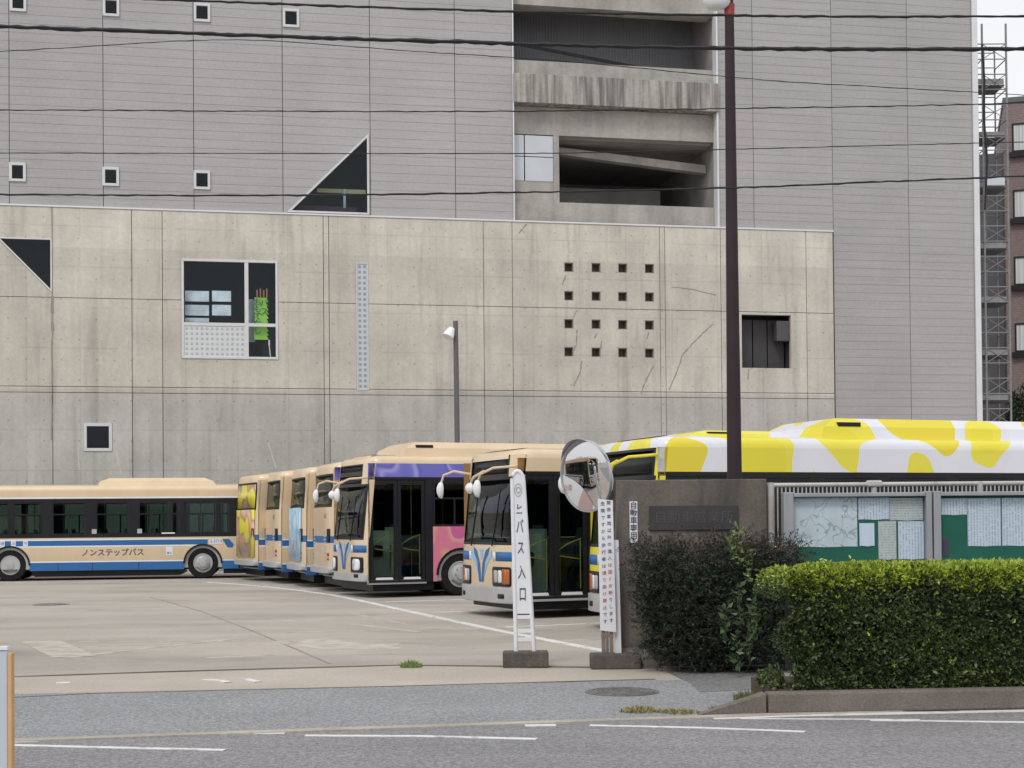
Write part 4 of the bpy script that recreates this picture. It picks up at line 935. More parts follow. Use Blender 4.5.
# ------------------------------------------------------------ gate wall, plates
wl0, wr0 = gr(618, 668), gr(768, 667.5); WY = 17.2
GW = empty('gate_wall', (at(617, 600, WY).x, WY, 0), R(0), 'weathered dark concrete gate wall with name plate beside the entrance', 'wall')
ww = at(768, 600, WY).x - at(617, 600, WY).x; wh = at(690, 479.5, WY).z
MB().box(0, ww, 0, .32, 0, wh).build('wall_block', M['gatewall'], GW, bevel=.012)
mb = MB(); mb.v = [(-.02, -.30, 0), (.50, -.30, 0), (.50, 0, 0), (-.02, 0, 0), (.0, -.03, .22), (.30, -.03, .22), (.30, 0, .22), (.0, 0, .22)]; mb.f = [(0,3,2,1),(4,5,6,7),(0,1,5,4),(1,2,6,5),(2,3,7,6),(3,0,4,7)]; mb.m = [0]*6
mb.build('footing', M['gatewall'], GW, bevel=.01)
x0 = at(649, 510, WY).x - GW.location.x; x1 = at(738, 510, WY).x - GW.location.x; z0, z1 = at(690, 530, WY).z, at(690, 505.5, WY).z
pl = MB().box(x0, x1, -.025, -.001, z0, z1).build('name_plate', M['plate'], GW, bevel=.004)
text_mesh('lettering', '自動車営業所', .155, M['platetxt'], pl, Matrix.Translation(((x0+x1)/2, -.028, (z0+z1)/2)) @ Matrix.Rotation(R(90), 4, 'X'))
x0 = at(629.5, 520, WY).x - GW.location.x; x1 = at(637.5, 520, WY).x - GW.location.x; z0, z1 = at(633, 543, WY).z, at(633, 501.5, WY).z
tp = MB().box(x0, x1, -.02, -.001, z0, z1).build('vertical_plate', M['signw'], GW, bevel=.006)
for i, ch in enumerate('自動車専用'): text_mesh('lettering', ch, .088, M['txt'], tp, Matrix.Translation(((x0+x1)/2, -.0225, z1 - .05 - i * (z1-z0-.08) / 4.6)) @ Matrix.Rotation(R(90), 4, 'X'), offset=.001)

# ------------------------------------------------------------ tall lamp post behind the wall
LP = at(735, 520, 18.4); LP = Vector((LP.x, LP.y, 0)); lp = empty('street_lamp', LP, 0, 'tall dark brown lamp post rising behind the gate wall, red band near its top', 'street lamp')
lpx = lambda y: at(734 + (y - 240) * .0085, y, 18.4)
topz = lpx(6).z; MB().tube([(0, 0, 0), (0, 0, 2.4), (-.0, 0, topz - .12)], [.098, .092, .058], 16).build('pole', M['polebrown'], lp, smooth=True)
lp.rotation_euler = (0, R(.0), 0)
MB().tube([(0, 0, topz - .12), (0, 0, topz + .02)], [.062, .068], 14).build('red_band', M['redband'], lp, smooth=True)
MB().tube([(0, 0, topz + .02), (0, 0, topz + .9), (-.1, 0, topz + 1.1), (-.5, -.1, topz + 1.2)], .05, 10).build('upper_arm', M['polebrown'], lp, smooth=True)
mb = MB().lathe([(.0, -.03), (.10, -.015), (.16, .03), (.18, .08), (.13, .12), (.04, .14)], 20, tf=lambda p: (-.17 + p.x, -.05 + p.y * .6, topz - .04 + p.z)); mb.build('lamp_shade', mat('lamp_glass_white', (.75, .76, .74), .2), lp, smooth=True)
MB().tube([(-.17, -.05, topz + .2), (0, 0, topz + .25)], .03, 8).build('lamp_bracket', M['redband'], lp)
# short lamp pole against the facade
sp = at(458.5, 500, 49.0); q = empty('yard_lamp', (sp.x, sp.y, 0), 0, 'thin grey pole with small white floodlight standing before the concrete facade', 'lamp')
zt = at(458, 321, 49).z; MB().tube([(0, 0, 0), (-.05, 0, zt)], [.10, .085], 10).build('pole', M['polegrey'], q, smooth=True)
MB().tube([(-.05, 0, zt - .25), (-.22, -.1, zt - .32)], .05, 8).build('bracket', M['white'], q)
dv = Vector((-.4, -.3, -.87)).normalized(); sx = dv.cross(Vector((0, 0, 1))).normalized(); sy = dv.cross(sx); hc = Vector((-.20, -.12, zt - .33))
MB().lathe([(.02, -.12), (.10, -.08), (.17, .10), (.20, .26), (.18, .27), (.0, .24)], 16, tf=lambda p: tuple(hc + sx * p.x + sy * p.y + dv * p.z)).build('lamp_head', M['white'], q, smooth=True)

# ------------------------------------------------------------ traffic mirror
MC = at(586, 476, 17.5); MP = Vector((MC.x + .23, 17.72, 0)); mo = empty('traffic_mirror', MP, 0, 'round convex traffic mirror with a pale sticker, on a pole by the entrance', 'mirror')
mc_ = MC - MP; nrm = Vector((-.75, -.64, -.10)).normalized(); tx = Vector((0, 0, 1)).cross(nrm).normalized(); ty = nrm.cross(tx)
TF = lambda p: tuple(mc_ + tx * p.x + ty * p.y + nrm * p.z)
RM = .415; cap = [(RM * k / 14, .042 * (1 - (k / 14) ** 2)) for k in range(14, -1, -1)]
MB().lathe(cap, 48, tf=TF).build('mirror_face', M['mirror'], mo, smooth=True)
MB().lathe([(RM - .006, .0), (RM, .022), (RM + .014, .02), (RM + .018, 0), (RM + .014, -.02), (RM - .01, -.03)], 48, tf=TF).build('rim', M['alu'], mo, smooth=True)
MB().lathe([(RM, -.03), (.3, -.07), (0, -.09)], 32, tf=TF).build('back_shell', mat('mirror_back_orange', (.55, .56, .57), .5), mo, smooth=True)
mb = MB(); 
for k in range(16):     # hood over the upper rim
    a0, a1 = math.pi * (.12 + .76*k/16), math.pi * (.12 + .76*(k+1)/16); w0, w1 = .11*math.sin(math.pi*k/16), .11*math.sin(math.pi*(k+1)/16)
    mb.poly([TF(Vector((RM+.02)*1 if False else Vector(((RM+.02)*math.cos(a0), (RM+.02)*math.sin(a0), 0)))), TF(Vector(((RM+.02)*math.cos(a1), (RM+.02)*math.sin(a1), 0))), TF(Vector(((RM+.03)*math.cos(a1), (RM+.03)*math.sin(a1), w1))), TF(Vector(((RM+.03)*math.cos(a0), (RM+.03)*math.sin(a0), w0)))])
mb.build('hood', M['alu'], mo, fix=False)
def capz(x, y): return .042 * (1 - (x*x + y*y) / RM**2) + .004
def lens_piece(name, a0, a1, m, t0=0., t1=1., lift=0.0):
    # crescent between the rim arc and a straight-ish chord at the mirror's lower left
    mb = MB(); n = 14; A, Bp = (math.cos(a0)*RM*.97, math.sin(a0)*RM*.97), (math.cos(a1)*RM*.97, math.sin(a1)*RM*.97); rows = []
    for i in range(n + 1):
        u = t0 + (t1 - t0) * i / n; a = a0 + (a1 - a0) * u; o_ = (math.cos(a)*RM*.97, math.sin(a)*RM*.97); c_ = (A[0] + (Bp[0]-A[0])*u, A[1] + (Bp[1]-A[1])*u)
        bow = .10 * math.sin(math.pi * u); cc = (c_[0] + bow*.7, c_[1] + bow*.7); rows.append([(o_[0] + (cc[0]-o_[0])*k/3, o_[1] + (cc[1]-o_[1])*k/3) for k in range(4)])
    for i in range(n):
        for k in range(3):
            mb.poly([TF(Vector((*p, capz(*p) + lift))) for p in (rows[i][k], rows[i+1][k], rows[i+1][k+1], rows[i][k+1])])
    return mb.build(name, m, mo, fix=False)
lens_piece('sticker', math.pi * .98, math.pi * 1.60, mat('mirror_sticker_white', (.62, .66, .64), .5, mott=.05))
lens_piece('sticker_red_patch', math.pi * .98, math.pi * 1.60, mat('sticker_faded_red', (.47, .33, .32), .5), .60, .92, .003)
px_, py_ = -.30, -.13
Mt = Matrix.Translation(TF(Vector((px_, py_, capz(px_, py_) + .012)))) @ Matrix((tuple(tx) + (0,), tuple(ty) + (0,), tuple(nrm) + (0,), (0, 0, 0, 1))).transposed()
text_mesh('lettering', '注意', .075, mat('faded_red_lettering', (.48, .27, .25), .6), mo, Mt)
MB().tube([(0, 0, 0), (0, 0, mc_.z + .25)], .038, 12).build('pole', M['alu'], mo, smooth=True)
MB().box(-.25, .03, -.10, -.03, mc_.z - .03, mc_.z + .03).build('bracket', M['polegrey'], mo)

# ------------------------------------------------------------ narrow entrance sign
SY = 17.25; sb = gr(525, 666); sg_ = empty('entrance_sign', (at(525, 640, SY).x, SY, 0), 0, 'narrow white ladder-shaped bus entrance sign on a small concrete block', 'sign')
sgb = MB().box(-.26, .27, -.14, .14, 0, .185).build('base_block', M['block'], sg_, bevel=.02)
zt_ = at(518, 471, SY).z; lean = at(518, 480, SY).x - at(525.5, 640, SY).x
def LT(a, d, z): return (a + lean * (z - .18) / (zt_ - .18), d, z)
rl = []
for s in (-1, 1):
    P = [LT(s * (.108 - .045 * (z / zt_)), 0, z) for z in (.16, .8, 1.4, zt_ - .12)]
    MB().tube(P, .026, 10).build('side_rail', M['signw'], sg_, smooth=True)
P = [LT(.066 * math.cos(a * math.pi / 10), 0, zt_ - .13 + .13 * math.sin(a * math.pi / 10)) for a in range(11)]
MB().tube(P, .026, 10).build('top_arch', M['signw'], sg_, smooth=True)
fc = [(-.088, .62), (.088, .62), (.062, zt_ - .13)] + [(.060 * math.cos(a * math.pi / 8), zt_ - .13 + .11 * math.sin(a * math.pi / 8)) for a in range(1, 8)] + [(-.062, zt_ - .13)]
face = MB().prism(fc, -.012, .006, tf=LT).build('sign_face', M['signw'], sg_)
for z in (.30, .40, .56): MB().prism([(-.10, z), (.10, z), (.10, z + .045), (-.10, z + .045)], -.010, .010, tf=LT).build('rung', M['signw'], sg_)
def sign_txt(ch, py, size, m='txt', sx_=1.0):
    z = at(520, py, SY).z; p = LT(0, -.0155, z); text_mesh('lettering', ch, size, M[m], face, Matrix.Translation(p) @ Matrix.Rotation(R(90), 4, 'X') @ Matrix.Scale(sx_, 4, (1, 0, 0)), offset=.002)
for ch, py, s_, sx_ in (('レ', 507, .07, 1), ('ー', 513.5, .08, 1), ('バ', 527.5, .18, .5), ('ス', 548.5, .17, .5), ('入', 573, .17, .55), ('口', 595, .18, .5)): sign_txt(ch, py, s_, sx_=sx_)
z = at(517.5, 490, SY).z; c0 = LT(0, -.0135, z); mb = MB().lathe([(.040, 0), (.046, .0), (.046, .003), (.040, .003)], 24, tf=lambda p: (c0[0] + p.x, c0[1] - p.z, c0[2] + p.y * 1.7)); mb.lathe([(.020, 0), (.030, .0), (.030, .003), (.020, .003)], 16, tf=lambda p: (c0[0] + p.x, c0[1] - p.z, c0[2] + p.y * 1.3))
mb.build('emblem', mat('grey_emblem', (.38, .39, .42), .5), face)

# ------------------------------------------------------------ lettered board sign
TY = 17.0; ts = empty('notice_sign', (at(607, 650, TY).x, TY, 0), 0, 'tall white board with columns of red and black lettering on a concrete block', 'sign')
MB().box(at(590, 660, TY).x - ts.location.x, at(640, 660, TY).x - ts.location.x, -.16, .14, 0, .175).build('base_block', M['block'], ts, bevel=.02)
def tsx(px, py): p = at(px, py, TY); return p.x - ts.location.x, p.z
bd = [tsx(600, 630), tsx(616, 632), tsx(612.5, 500.5), tsx(597.5, 499)]
tb_ = MB().prism(bd, -.06, -.04).build('sign_board', M['signw'], ts, bevel=.003)
bd2 = [tsx(615, 655), tsx(621.5, 655), tsx(618.5, 540), tsx(612, 540)]; MB().prism(bd2, .0, .02).build('rear_board', M['signw'], ts)
for a in ((603.5, 655), (611.5, 655)):
    x_, z_ = tsx(*a); MB().box(x_ - .022, x_ + .022, -.035, -.005, .15, z_ + .9).build('post', M['rust'], ts)
x_, z_ = tsx(607, 640); MB().box(x_ - .07, x_ + .07, -.038, -.03, z_ + .03, z_ + .07).build('cross_bar', M['rust'], ts)
for cx, s_, st, col2 in ((608.2, '関係車両以外の進入は固くお断りします', 503, (9, 13)), (602.2, '危険ですから歩行者は通り抜け禁止です', 504, (10, 14))):
    nchr = len(s_)
    for i, ch in enumerate(s_):
        py = st + 6.9 * i; x_, z_ = tsx(cx + (py - 500) * .022, py)
        text_mesh('lettering', ch, .050, M['rtxt'] if col2[0] <= i <= col2[1] else M['txt'], tb_, Matrix.Translation((x_, -.063, z_)) @ Matrix.Rotation(R(90), 4, 'X'))

# ------------------------------------------------------------ notice board, fence
NY = 16.95; nb = empty('notice_board', (at(785, 560, NY).x, NY, 0), 0, 'long grey framed outdoor notice board with green felt backing behind the clipped hedge', 'notice board')
def nx_(px, py=530): return at(px, py, NY).x - nb.location.x
def nz_(py, px=880): return at(px, py, NY).z
zb_, zt2 = nz_(562), nz_(492.5)
for a, b in ((783, 793), (925, 931), (932.5, 940), (1090, 1100)): MB().box(nx_(a), nx_(b), -.06, .10, 0 if a != 932.5 else 0, zt2 + .01).build('frame_post', M['bframe'], nb, bevel=.008)
for a, b in ((793, 925), (940, 1090)):
    MB().box(nx_(a) + .002, nx_(b) - .002, -.055, .09, zt2 - .045, zt2).build('frame_rail', M['bframe'], nb, bevel=.006); MB().box(nx_(a) + .002, nx_(b) - .002, -.055, .09, zb_ - .05, zb_).build('frame_rail', M['bframe'], nb, bevel=.006)
    MB().box(nx_(a), nx_(b), .04, .06, zb_, zt2 - .04).build('felt_panel', M['green'], nb); MB().box(nx_(a), nx_(b), -.02, -.016, zb_, zt2 - .045).build('cover_pane', M['bclear'], nb)
for lab, x0, y0, x1, y1, m_, nm in (('route map poster on the left panel of the notice board', 793.8, 497, 858, 546.5, 'map', 'map_poster'), ('small landscape notice right of the route map', 859, 497.5, 890.5, 519.5, 'paper', 'notice_paper'),
        ('yellowed sheet at the top right of the left board panel', 891, 498, 924, 520.5, 'paper2', 'notice_paper'), ('plain bluish sheet with white edge beside the map on the notice board', 860, 523, 875, 546, 'paper3', 'notice_paper'),
        ('narrow grey sheet hanging to the bottom of the left board panel', 879, 521, 897, 559.5, 'paper2', 'notice_paper'), ('tall printed timetable at the lower right of the left board panel', 899, 521.5, 924.5, 559.5, 'paper', 'notice_paper'),
        ('wide low sheet at the top left of the right board panel', 941, 499, 968, 515.5, 'paper', 'notice_paper'), ('large ruled timetable sheet left of the seam on the right board panel', 968.6, 499, 1002, 547, 'paper', 'notice_paper'),
        ('large ruled timetable sheet at the right edge of the picture on the notice board', 1003.2, 499, 1040, 547, 'paper', 'notice_paper'), ('small dark sticker at the foot of the right board panel', 942, 539, 950, 556, 'txt', 'sticker')):
    d = .036 if m_ != 'paper3' else .030; a, b = nx_(x0), nx_(x1); c_, e2 = nz_(y1), nz_(y0); mb = MB(); n = 6
    for i in range(n):
        q0, q1 = i / n, (i+1) / n; w0, w1 = .004*math.sin(q0*9), .004*math.sin(q1*9)
        mb.poly([(a + (b-a)*q0, w0 - .002, c_ + w0), (a + (b-a)*q1, w1 - .002, c_ + w1), (a + (b-a)*q1, 0, e2), (a + (b-a)*q0, 0, e2)])
    o = mb.build(nm, M[m_], fix=False, label=lab, cat='poster' if 'map' in nm else 'notice'); o.location = (nb.location.x, NY + d, 0)
    if m_ == 'paper3':
        pass
FY = 17.3; fn = empty('rail_fence', (at(770, 540, FY).x, FY, 0), 0, 'white metal fence with thin pickets standing behind the notice board', 'fence')
def fx_(px, py=490): return at(px, py, FY).x - fn.location.x
fzt = at(850, 484.5, FY).z
for i, px in enumerate((770.5, 874, 980)):
    MB().tube([(fx_(px), 0, 0), (fx_(px), 0, fzt + (.02 if i else .03))], .034 if i else .045, 10).build('fence_post', M['fence'], fn, smooth=True)
MB().box(fx_(874) - .09, fx_(874) + .09, -.05, .05, fzt - .03, fzt + .045).build('fence_post_cap', M['fence'], fn, bevel=.02)
MB().tube([(fx_(770), 0, fzt), (fx_(1090), 0, fzt)], .026, 10).build('top_rail', M['fence'], fn, smooth=True)
MB().tube([(fx_(770), 0, .3), (fx_(1090), 0, .3)], .022, 8).build('lower_rail', M['fence'], fn, smooth=True)
k = 0; px = 773.5
while px < 1090 and k < 200:
    if k == 0: pk = MB().tube([(0, 0, .3), (0, 0, fzt)], .0085, 5).build('picket', M['fence'], fn); me = pk.data
    else: pk = bpy.data.objects.new('picket', me); COL.objects.link(pk); pk.parent = fn
    pk.location = (fx_(px), 0, 0); px += 4.1; k += 1
# orange-edged board at the left edge, close by
OY = 6.0; p1 = at(6.5, 700, OY); ob = empty('roadside_board', (at(-30, 700, OY).x, OY, 0), 0, 'pale board with orange edge cut off by the left border of the picture', 'board')
xx = at(7.5, 700, OY).x - ob.location.x; zt3 = at(5, 650, OY).z
MB().box(-.1, xx, 0, .03, .05, zt3).build('board_panel', mat('pale_blue_grey_board', (.50, .54, .60), .5, mott=.05), ob, bevel=.005)
MB().box(xx + .001, xx + .018, -.004, .034, .05, zt3 - .012).build('orange_edge', M['oboard'], ob, bevel=.003)
MB().box(-.1, xx + .001, -.005, .035, zt3 + .0, zt3 + .014).build('top_edge', M['signw'], ob)
MB().box(.0, .06, .03, .07, 0, zt3 - .1).build('leg', M['alu'], ob)

# ------------------------------------------------------------ overhead wires
def wire(pts, Y, r, label, wob=.004):
    P = []; xs = [p[0] for p in pts]; ys = [p[1] for p in pts]; n = 260
    sl0 = (ys[1]-ys[0]) / (xs[1]-xs[0]); sl1 = (ys[-1]-ys[-2]) / (xs[-1]-xs[-2])
    def yy(px):
        if px < xs[0]: return ys[0] + sl0 * (px - xs[0])
        if px > xs[-1]: return ys[-1] + sl1 * (px - xs[-1])
        return float(np.interp(px, xs, ys))
    for i in range(n + 1):
        px = -600 + 2200 * i / n; py = sum(yy(px + q) for q in (-60, -40, -20, 0, 20, 40, 60)) / 7
        v = at(px, py, Y); v.z += random.uniform(-wob, wob); P.append(v)
    mb = MB().tube(P, [r * random.uniform(.8, 1.25) for _ in P], 6)
    return mb.build('overhead_wire', M['wire'], smooth=True, label=label, cat='cable', group='overhead cables crossing in front of the building')
wire([(160, -.5), (345, 6.5), (512, 11.5), (720, 15.5), (900, 17), (1024, 16)], 14.0, .0115, 'uppermost dark cable, crossing just below the top edge of the picture')
wire([(0, 26.5), (160, 32), (320, 38), (480, 42.5), (600, 46), (720, 48.5), (900, 49.5), (1024, 49)], 13.5, .018, 'thickest black overhead cable, second from the top')
wire([(-100, 56), (0, 51.5), (100, 46), (205, 39), (250, 38.5), (400, 50.5), (560, 60.5), (700, 74), (764, 81), (900, 88), (1024, 95)], 14.6, .0042, 'hair-thin wire peaking at the left under the thick cable, then slanting down right', .003)
wire([(0, 110), (150, 110.5), (300, 111.5), (480, 111.5), (640, 110), (764, 108), (900, 106), (1024, 103)], 14.2, .0058, 'thin wavy wire crossing between the two rows of small windows')
wire([(0, 153), (300, 153.5), (560, 153.5), (764, 148.5), (900, 145), (1024, 142)], 14.4, .0045, 'thin straight wire just above the lower row of small windows', .002)
wire([(0, 194.5), (160, 195.5), (320, 195.5), (480, 193), (600, 191), (764, 187), (900, 181), (1024, 176)], 13.8, .0085, 'lowest overhead cable, just above the top of the bare concrete')

# ------------------------------------------------------------ plants
def leaves_mesh(C, Nn, size, per, spread, rngv, width=.45, droop=.25):
    """rosettes: C centres, Nn outward normals -> verts, faces of bent leaf quads"""
    n = len(C); Cc = np.repeat(C, per, 0); Nr = np.repeat(Nn, per, 0)
    rnd = rngv.normal(size=(n * per, 3)); d = Nr * (1 - spread) + rnd * spread; d /= np.linalg.norm(d, axis=1)[:, None] + 1e-9
    s = np.cross(d, rngv.normal(size=d.shape)); s /= np.linalg.norm(s, axis=1)[:, None] + 1e-9
    up = np.cross(s, d); L = (size * rngv.uniform(.7, 1.25, n * per))[:, None]; base = Cc + rngv.normal(size=d.shape) * size * .2
    v0 = base; v1 = base + d * L * .5 + s * L * width * .5; v2 = base + d * L - up * L * droop; v3 = base + d * L * .5 - s * L * width * .5
    V = np.stack([v0, v1, v2, v3], 1).reshape(-1, 3); k = np.arange(n * per) * 4
    Fc = np.stack([k, k+1, k+2, k+3], 1); return V, Fc
def np_mesh(name, V, Fc, mats, mi, parent, **kw):
    me = bpy.data.meshes.new(name); nv, nf = len(V), len(Fc); me.vertices.add(nv); me.vertices.foreach_set('co', V.astype(np.float32).ravel())
    me.loops.add(nf * 4); me.loops.foreach_set('vertex_index', Fc.astype(np.int32).ravel()); me.polygons.add(nf)
    me.polygons.foreach_set('loop_start', np.arange(nf, dtype=np.int32) * 4); me.polygons.foreach_set('loop_total', np.full(nf, 4, np.int32))
    for m in mats: me.materials.append(m)
    me.polygons.foreach_set('material_index', mi.astype(np.int32)); me.update(); me.validate()
    o = bpy.data.objects.new(name, me); COL.objects.link(o); o.parent = parent; return tag(o, **kw)
# clipped azalea hedge
hd = empty('clipped_hedge', (kA.x, kA.y, 0), kang, 'clipped azalea hedge with bright yellow-green top growing behind the kerb', 'hedge')
hx0, hx1, hy0, hy1, hz0, hz1 = .25, 6.2, .20, 1.25, .16, 1.245
def hedge_pts(n, top):
    if top: P = np.stack([rng.uniform(hx0, hx1, n), rng.uniform(hy0, hy1, n), np.full(n, hz1)], 1); Nn = np.tile([0, 0, 1.], (n, 1))
    else: P = np.stack([rng.uniform(hx0, hx1, n), np.full(n, hy0), hz0 + (hz1-hz0) * rng.uniform(0, 1, n)], 1); Nn = np.tile([0, -1., .15], (n, 1))
    return P, Nn
def bumpy(P, Nn, amp):
    f = np.sin(P[:, 0]*5.1 + 1)*np.sin(P[:, 2]*6.3 + P[:, 1]*4)*.5 + np.sin(P[:, 0]*13 + P[:, 2]*11)*.3 + np.sin(P[:, 0]*2.3)*.4
    return P + Nn * (f * amp)[:, None]
PF, NF = hedge_pts(19000, False); PF = bumpy(PF, NF, .035)
PF[:, 1] += rng.exponential(.035, len(PF))
PT, NT = hedge_pts(9000, True); PT = bumpy(PT, NT, .025)
n = 6500; PE = np.stack([np.full(n, hx0), rng.uniform(hy0, hy1, n), rng.uniform(hz0, hz1, n)], 1); NE = np.tile([-1., -.3, .15], (n, 1)); PE = bumpy(PE, NE, .04)
A = np.concatenate([PF, PT, PE]); An = np.concatenate([NF, NT, NE])
# round the upper edge and the left end
c = A.copy(); rr = .16
ed = np.maximum(0, (hz1 - rr) * 0 + c[:, 2] - (hz1 - rr)); fy = np.maximum(0, (hy0 + rr) - c[:, 1]); q = np.sqrt(ed**2 + fy**2); over = q > rr
sc_ = np.where(over, rr / np.maximum(q, 1e-6), 1); A[:, 2] = np.where(over, hz1 - rr + ed * sc_, A[:, 2]); A[:, 1] = np.where(over, hy0 + rr - fy * sc_, A[:, 1])
An = np.where(over[:, None], np.stack([An[:, 0], -fy / np.maximum(q, 1e-6), ed / np.maximum(q, 1e-6)], 1), An)
rl_ = .22; fx2 = np.maximum(0, hx0 + rl_ - A[:, 0]); fz = np.maximum(0, A[:, 2] - (hz1 - rl_)); q = np.sqrt(fx2**2 + fz**2); over = q > rl_; sc_ = np.where(over, rl_/np.maximum(q, 1e-6), 1)
A[:, 0] = np.where(over, hx0 + rl_ - fx2*sc_, A[:, 0]); A[:, 2] = np.where(over, hz1 - rl_ + fz*sc_, A[:, 2])
fx2 = np.maximum(0, hx0 + rl_ - A[:, 0]); fy = np.maximum(0, hy0 + rl_ - A[:, 1]); q = np.sqrt(fx2**2 + fy**2); over = q > rl_; sc_ = np.where(over, rl_/np.maximum(q, 1e-6), 1)
A[:, 0] = np.where(over, hx0 + rl_ - fx2*sc_, A[:, 0]); A[:, 1] = np.where(over, hy0 + rl_ - fy*sc_, A[:, 1])
V, Fc = leaves_mesh(A, An, .050, 7, .5, rng, .5)
hz = np.repeat(A[:, 2], 7); rn = np.repeat(rng.uniform(0, 1, len(A)), 7); patchy = np.repeat(np.sin(A[:, 0]*7)*np.sin(A[:, 2]*9 + A[:, 0]*3), 7) * .03; rn2 = np.repeat(rng.uniform(0, 1, len(A)) + .12*np.sin(A[:, 0]*3.1 + A[:, 2]*5), 7)
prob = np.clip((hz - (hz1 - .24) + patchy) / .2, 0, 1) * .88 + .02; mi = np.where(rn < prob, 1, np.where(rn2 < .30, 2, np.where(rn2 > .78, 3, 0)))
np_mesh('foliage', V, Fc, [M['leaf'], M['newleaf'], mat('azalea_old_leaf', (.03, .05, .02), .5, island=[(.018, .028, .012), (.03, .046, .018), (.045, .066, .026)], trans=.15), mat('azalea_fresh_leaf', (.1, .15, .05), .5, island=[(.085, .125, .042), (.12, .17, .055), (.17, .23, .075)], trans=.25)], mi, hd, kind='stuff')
mb = MB().box(hx0 + .22, hx1, hy0 + .13, hy1 - .08, hz0 + .12, hz1 - .09); mb.build('light_block', M['light_block'], hd)  # solid dark box added inside the foliage to block light
mb = MB()
for i in range(40):
    x = hx0 + .15 + i * .15 + random.uniform(-.05, .05); y = hy0 + random.uniform(.08, .5); mb.tube([(x, y, .16), (x + random.uniform(-.08, .08), y, .42)], .012, 5)
mb.build('stem', M['twig'], hd, kind='stuff')
# a few taller shoots
def shoots(parent, pts, h, leafm, n_leaf=14, size=.06, nm='foliage'):
    VV, FF = [], []; k = 0; mb = MB()
    for (x, y, z) in pts:
        dx, dy = random.uniform(-.05, .05), random.uniform(-.04, .04); P = [Vector((x + dx*t, y + dy*t, z + h*t)) for t in (0, .33, .66, 1)]; mb.tube(P, .004, 4)
        C = np.array([tuple(P[0].lerp(P[-1], (i + .5) / n_leaf)) for i in range(n_leaf)]); Nn = rng.normal(size=(n_leaf, 3)) * [1, 1, .3] + [0, -.3, .5]; Nn /= np.linalg.norm(Nn, axis=1)[:, None]
        V, Fc = leaves_mesh(C, Nn, size, 2, .3, rng, .5); VV.append(V); FF.append(Fc + k); k += len(V)
    mb.build('stem', M['twig'], parent)
    V = np.concatenate(VV); Fc = np.concatenate(FF); np_mesh(nm, V, Fc, [leafm], np.zeros(len(Fc)), parent, kind='stuff')
shoots(hd, [(.62, .45, 1.19), (.66, .4, 1.17), (.92, .45, 1.19)], .14, M['newleaf'], 8, .05, 'taller_shoot')
# dark shrub in front of the gate wall
DS = gr(690, 668); ds = empty('dark_shrub', (at(640, 660, 16.55).x, 16.3, 0), 0, 'dark untrimmed shrub with purplish tips growing in front of the gate wall', 'shrub')
dw_ = at(798, 640, 16.3).x - ds.location.x; DH = at(700, 550, 16.4).z
n = 3000; a = rng.uniform(0, 1, n); X = rng.uniform(0, dw_, n); Z = .05 + (DH - .05) * rng.uniform(0, 1, n) ** .85
lx = .30 * np.sin(np.clip(Z / DH, 0, 1) * 3.1 * .5 + .2)
X = np.where(X < .28, .28 - (.28 - X) * np.clip(.2 + Z / DH * 1.3, 0, 1.15), X)
Yf = .0 + .10 * np.sin(X * 4 + Z * 3) + .07 * np.sin(X * 9) + rng.exponential(.07, n); topd = np.clip((Z - (DH - .25)) / .25, 0, 1); Yf += topd * rng.uniform(0, .6, n)
C = np.stack([X, Yf, Z + .04 * np.sin(X * 7)], 1)
# each sprig: a curved twig lined with narrow leaves
VV, FF, MI = [], [], []; k = 0; dirs = rng.normal(size=(n, 3)) * [1.0, .35, .5] + [0, -.55, .35]; dirs /= np.linalg.norm(dirs, axis=1)[:, None]
per = 16; t = np.linspace(0, 1, per); Ls = rng.uniform(.14, .32, n)
Cc = C[:, None, :] + dirs[:, None, :] * (t[None, :, None] * Ls[:, None, None]); Cc[:, :, 2] += (np.sin(t * 2.4) * .045)[None, :]
Nn = np.repeat(dirs[:, None, :], per, 1); V, Fc = leaves_mesh(Cc.reshape(-1, 3), Nn.reshape(-1, 3), .034, 2, .36, rng, .32, .1)
red = (C[:, 2] > DH - .13) & (rng.uniform(0, 1, n) < .75) | (rng.uniform(0, 1, n) < .03); MI = np.repeat(red.astype(int), per * 2)
np_mesh('foliage', V, Fc, [M['darkleaf'], M['redleaf']], MI, ds, kind='stuff')
mb = MB().prism([(.30, .08), (dw_, .08), (dw_, DH - .22), (.25, DH - .22), (.12, DH * .5)], .17, .75); mb.build('light_block', M['light_block'], ds)  # dark block added inside the shrub, stops light passing through
mb = MB()
for i in range(90):
    j = random.randrange(n); p = Vector(C[j]); d = Vector(dirs[j]); b = p + Vector((random.uniform(-.1, .1), .2, -.2)); mb.tube([tuple(b), tuple(p), tuple(p + d * .2 + Vector((0, 0, .03)))], [.006, .004, .002], 4)
mb.build('twig', mat('grey_twig', (.13, .11, .09), .9), ds, kind='stuff')
w1 = empty('vine_weed', (at(735, 560, 16.05).x, 16.05, 0), 0, 'pale green leafy weed climbing out of the dark shrub below the name plate', 'plant')
shoots(w1, [(.0, 0, 1.25), (.06, .02, 1.20), (-.04, 0, 1.30)], .36, M['weed'], 16, .06); shoots(w1, [(.12, 0, 1.02), (.16, .0, 1.0)], .35, M['weed'], 12, .055)
w2 = empty('leafy_weed', (at(738, 640, 15.8).x, 15.8, 0), 0, 'bright leafy weed at the foot of the dark shrub beside the clipped hedge', 'plant')
shoots(w2, [(.0, 0, .05), (.12, .0, .15), (-.12, .05, .35), (.18, 0, .4), (.02, -.02, .55), (.1, .05, .3)], .45, M['weeddk'], 12, .085)
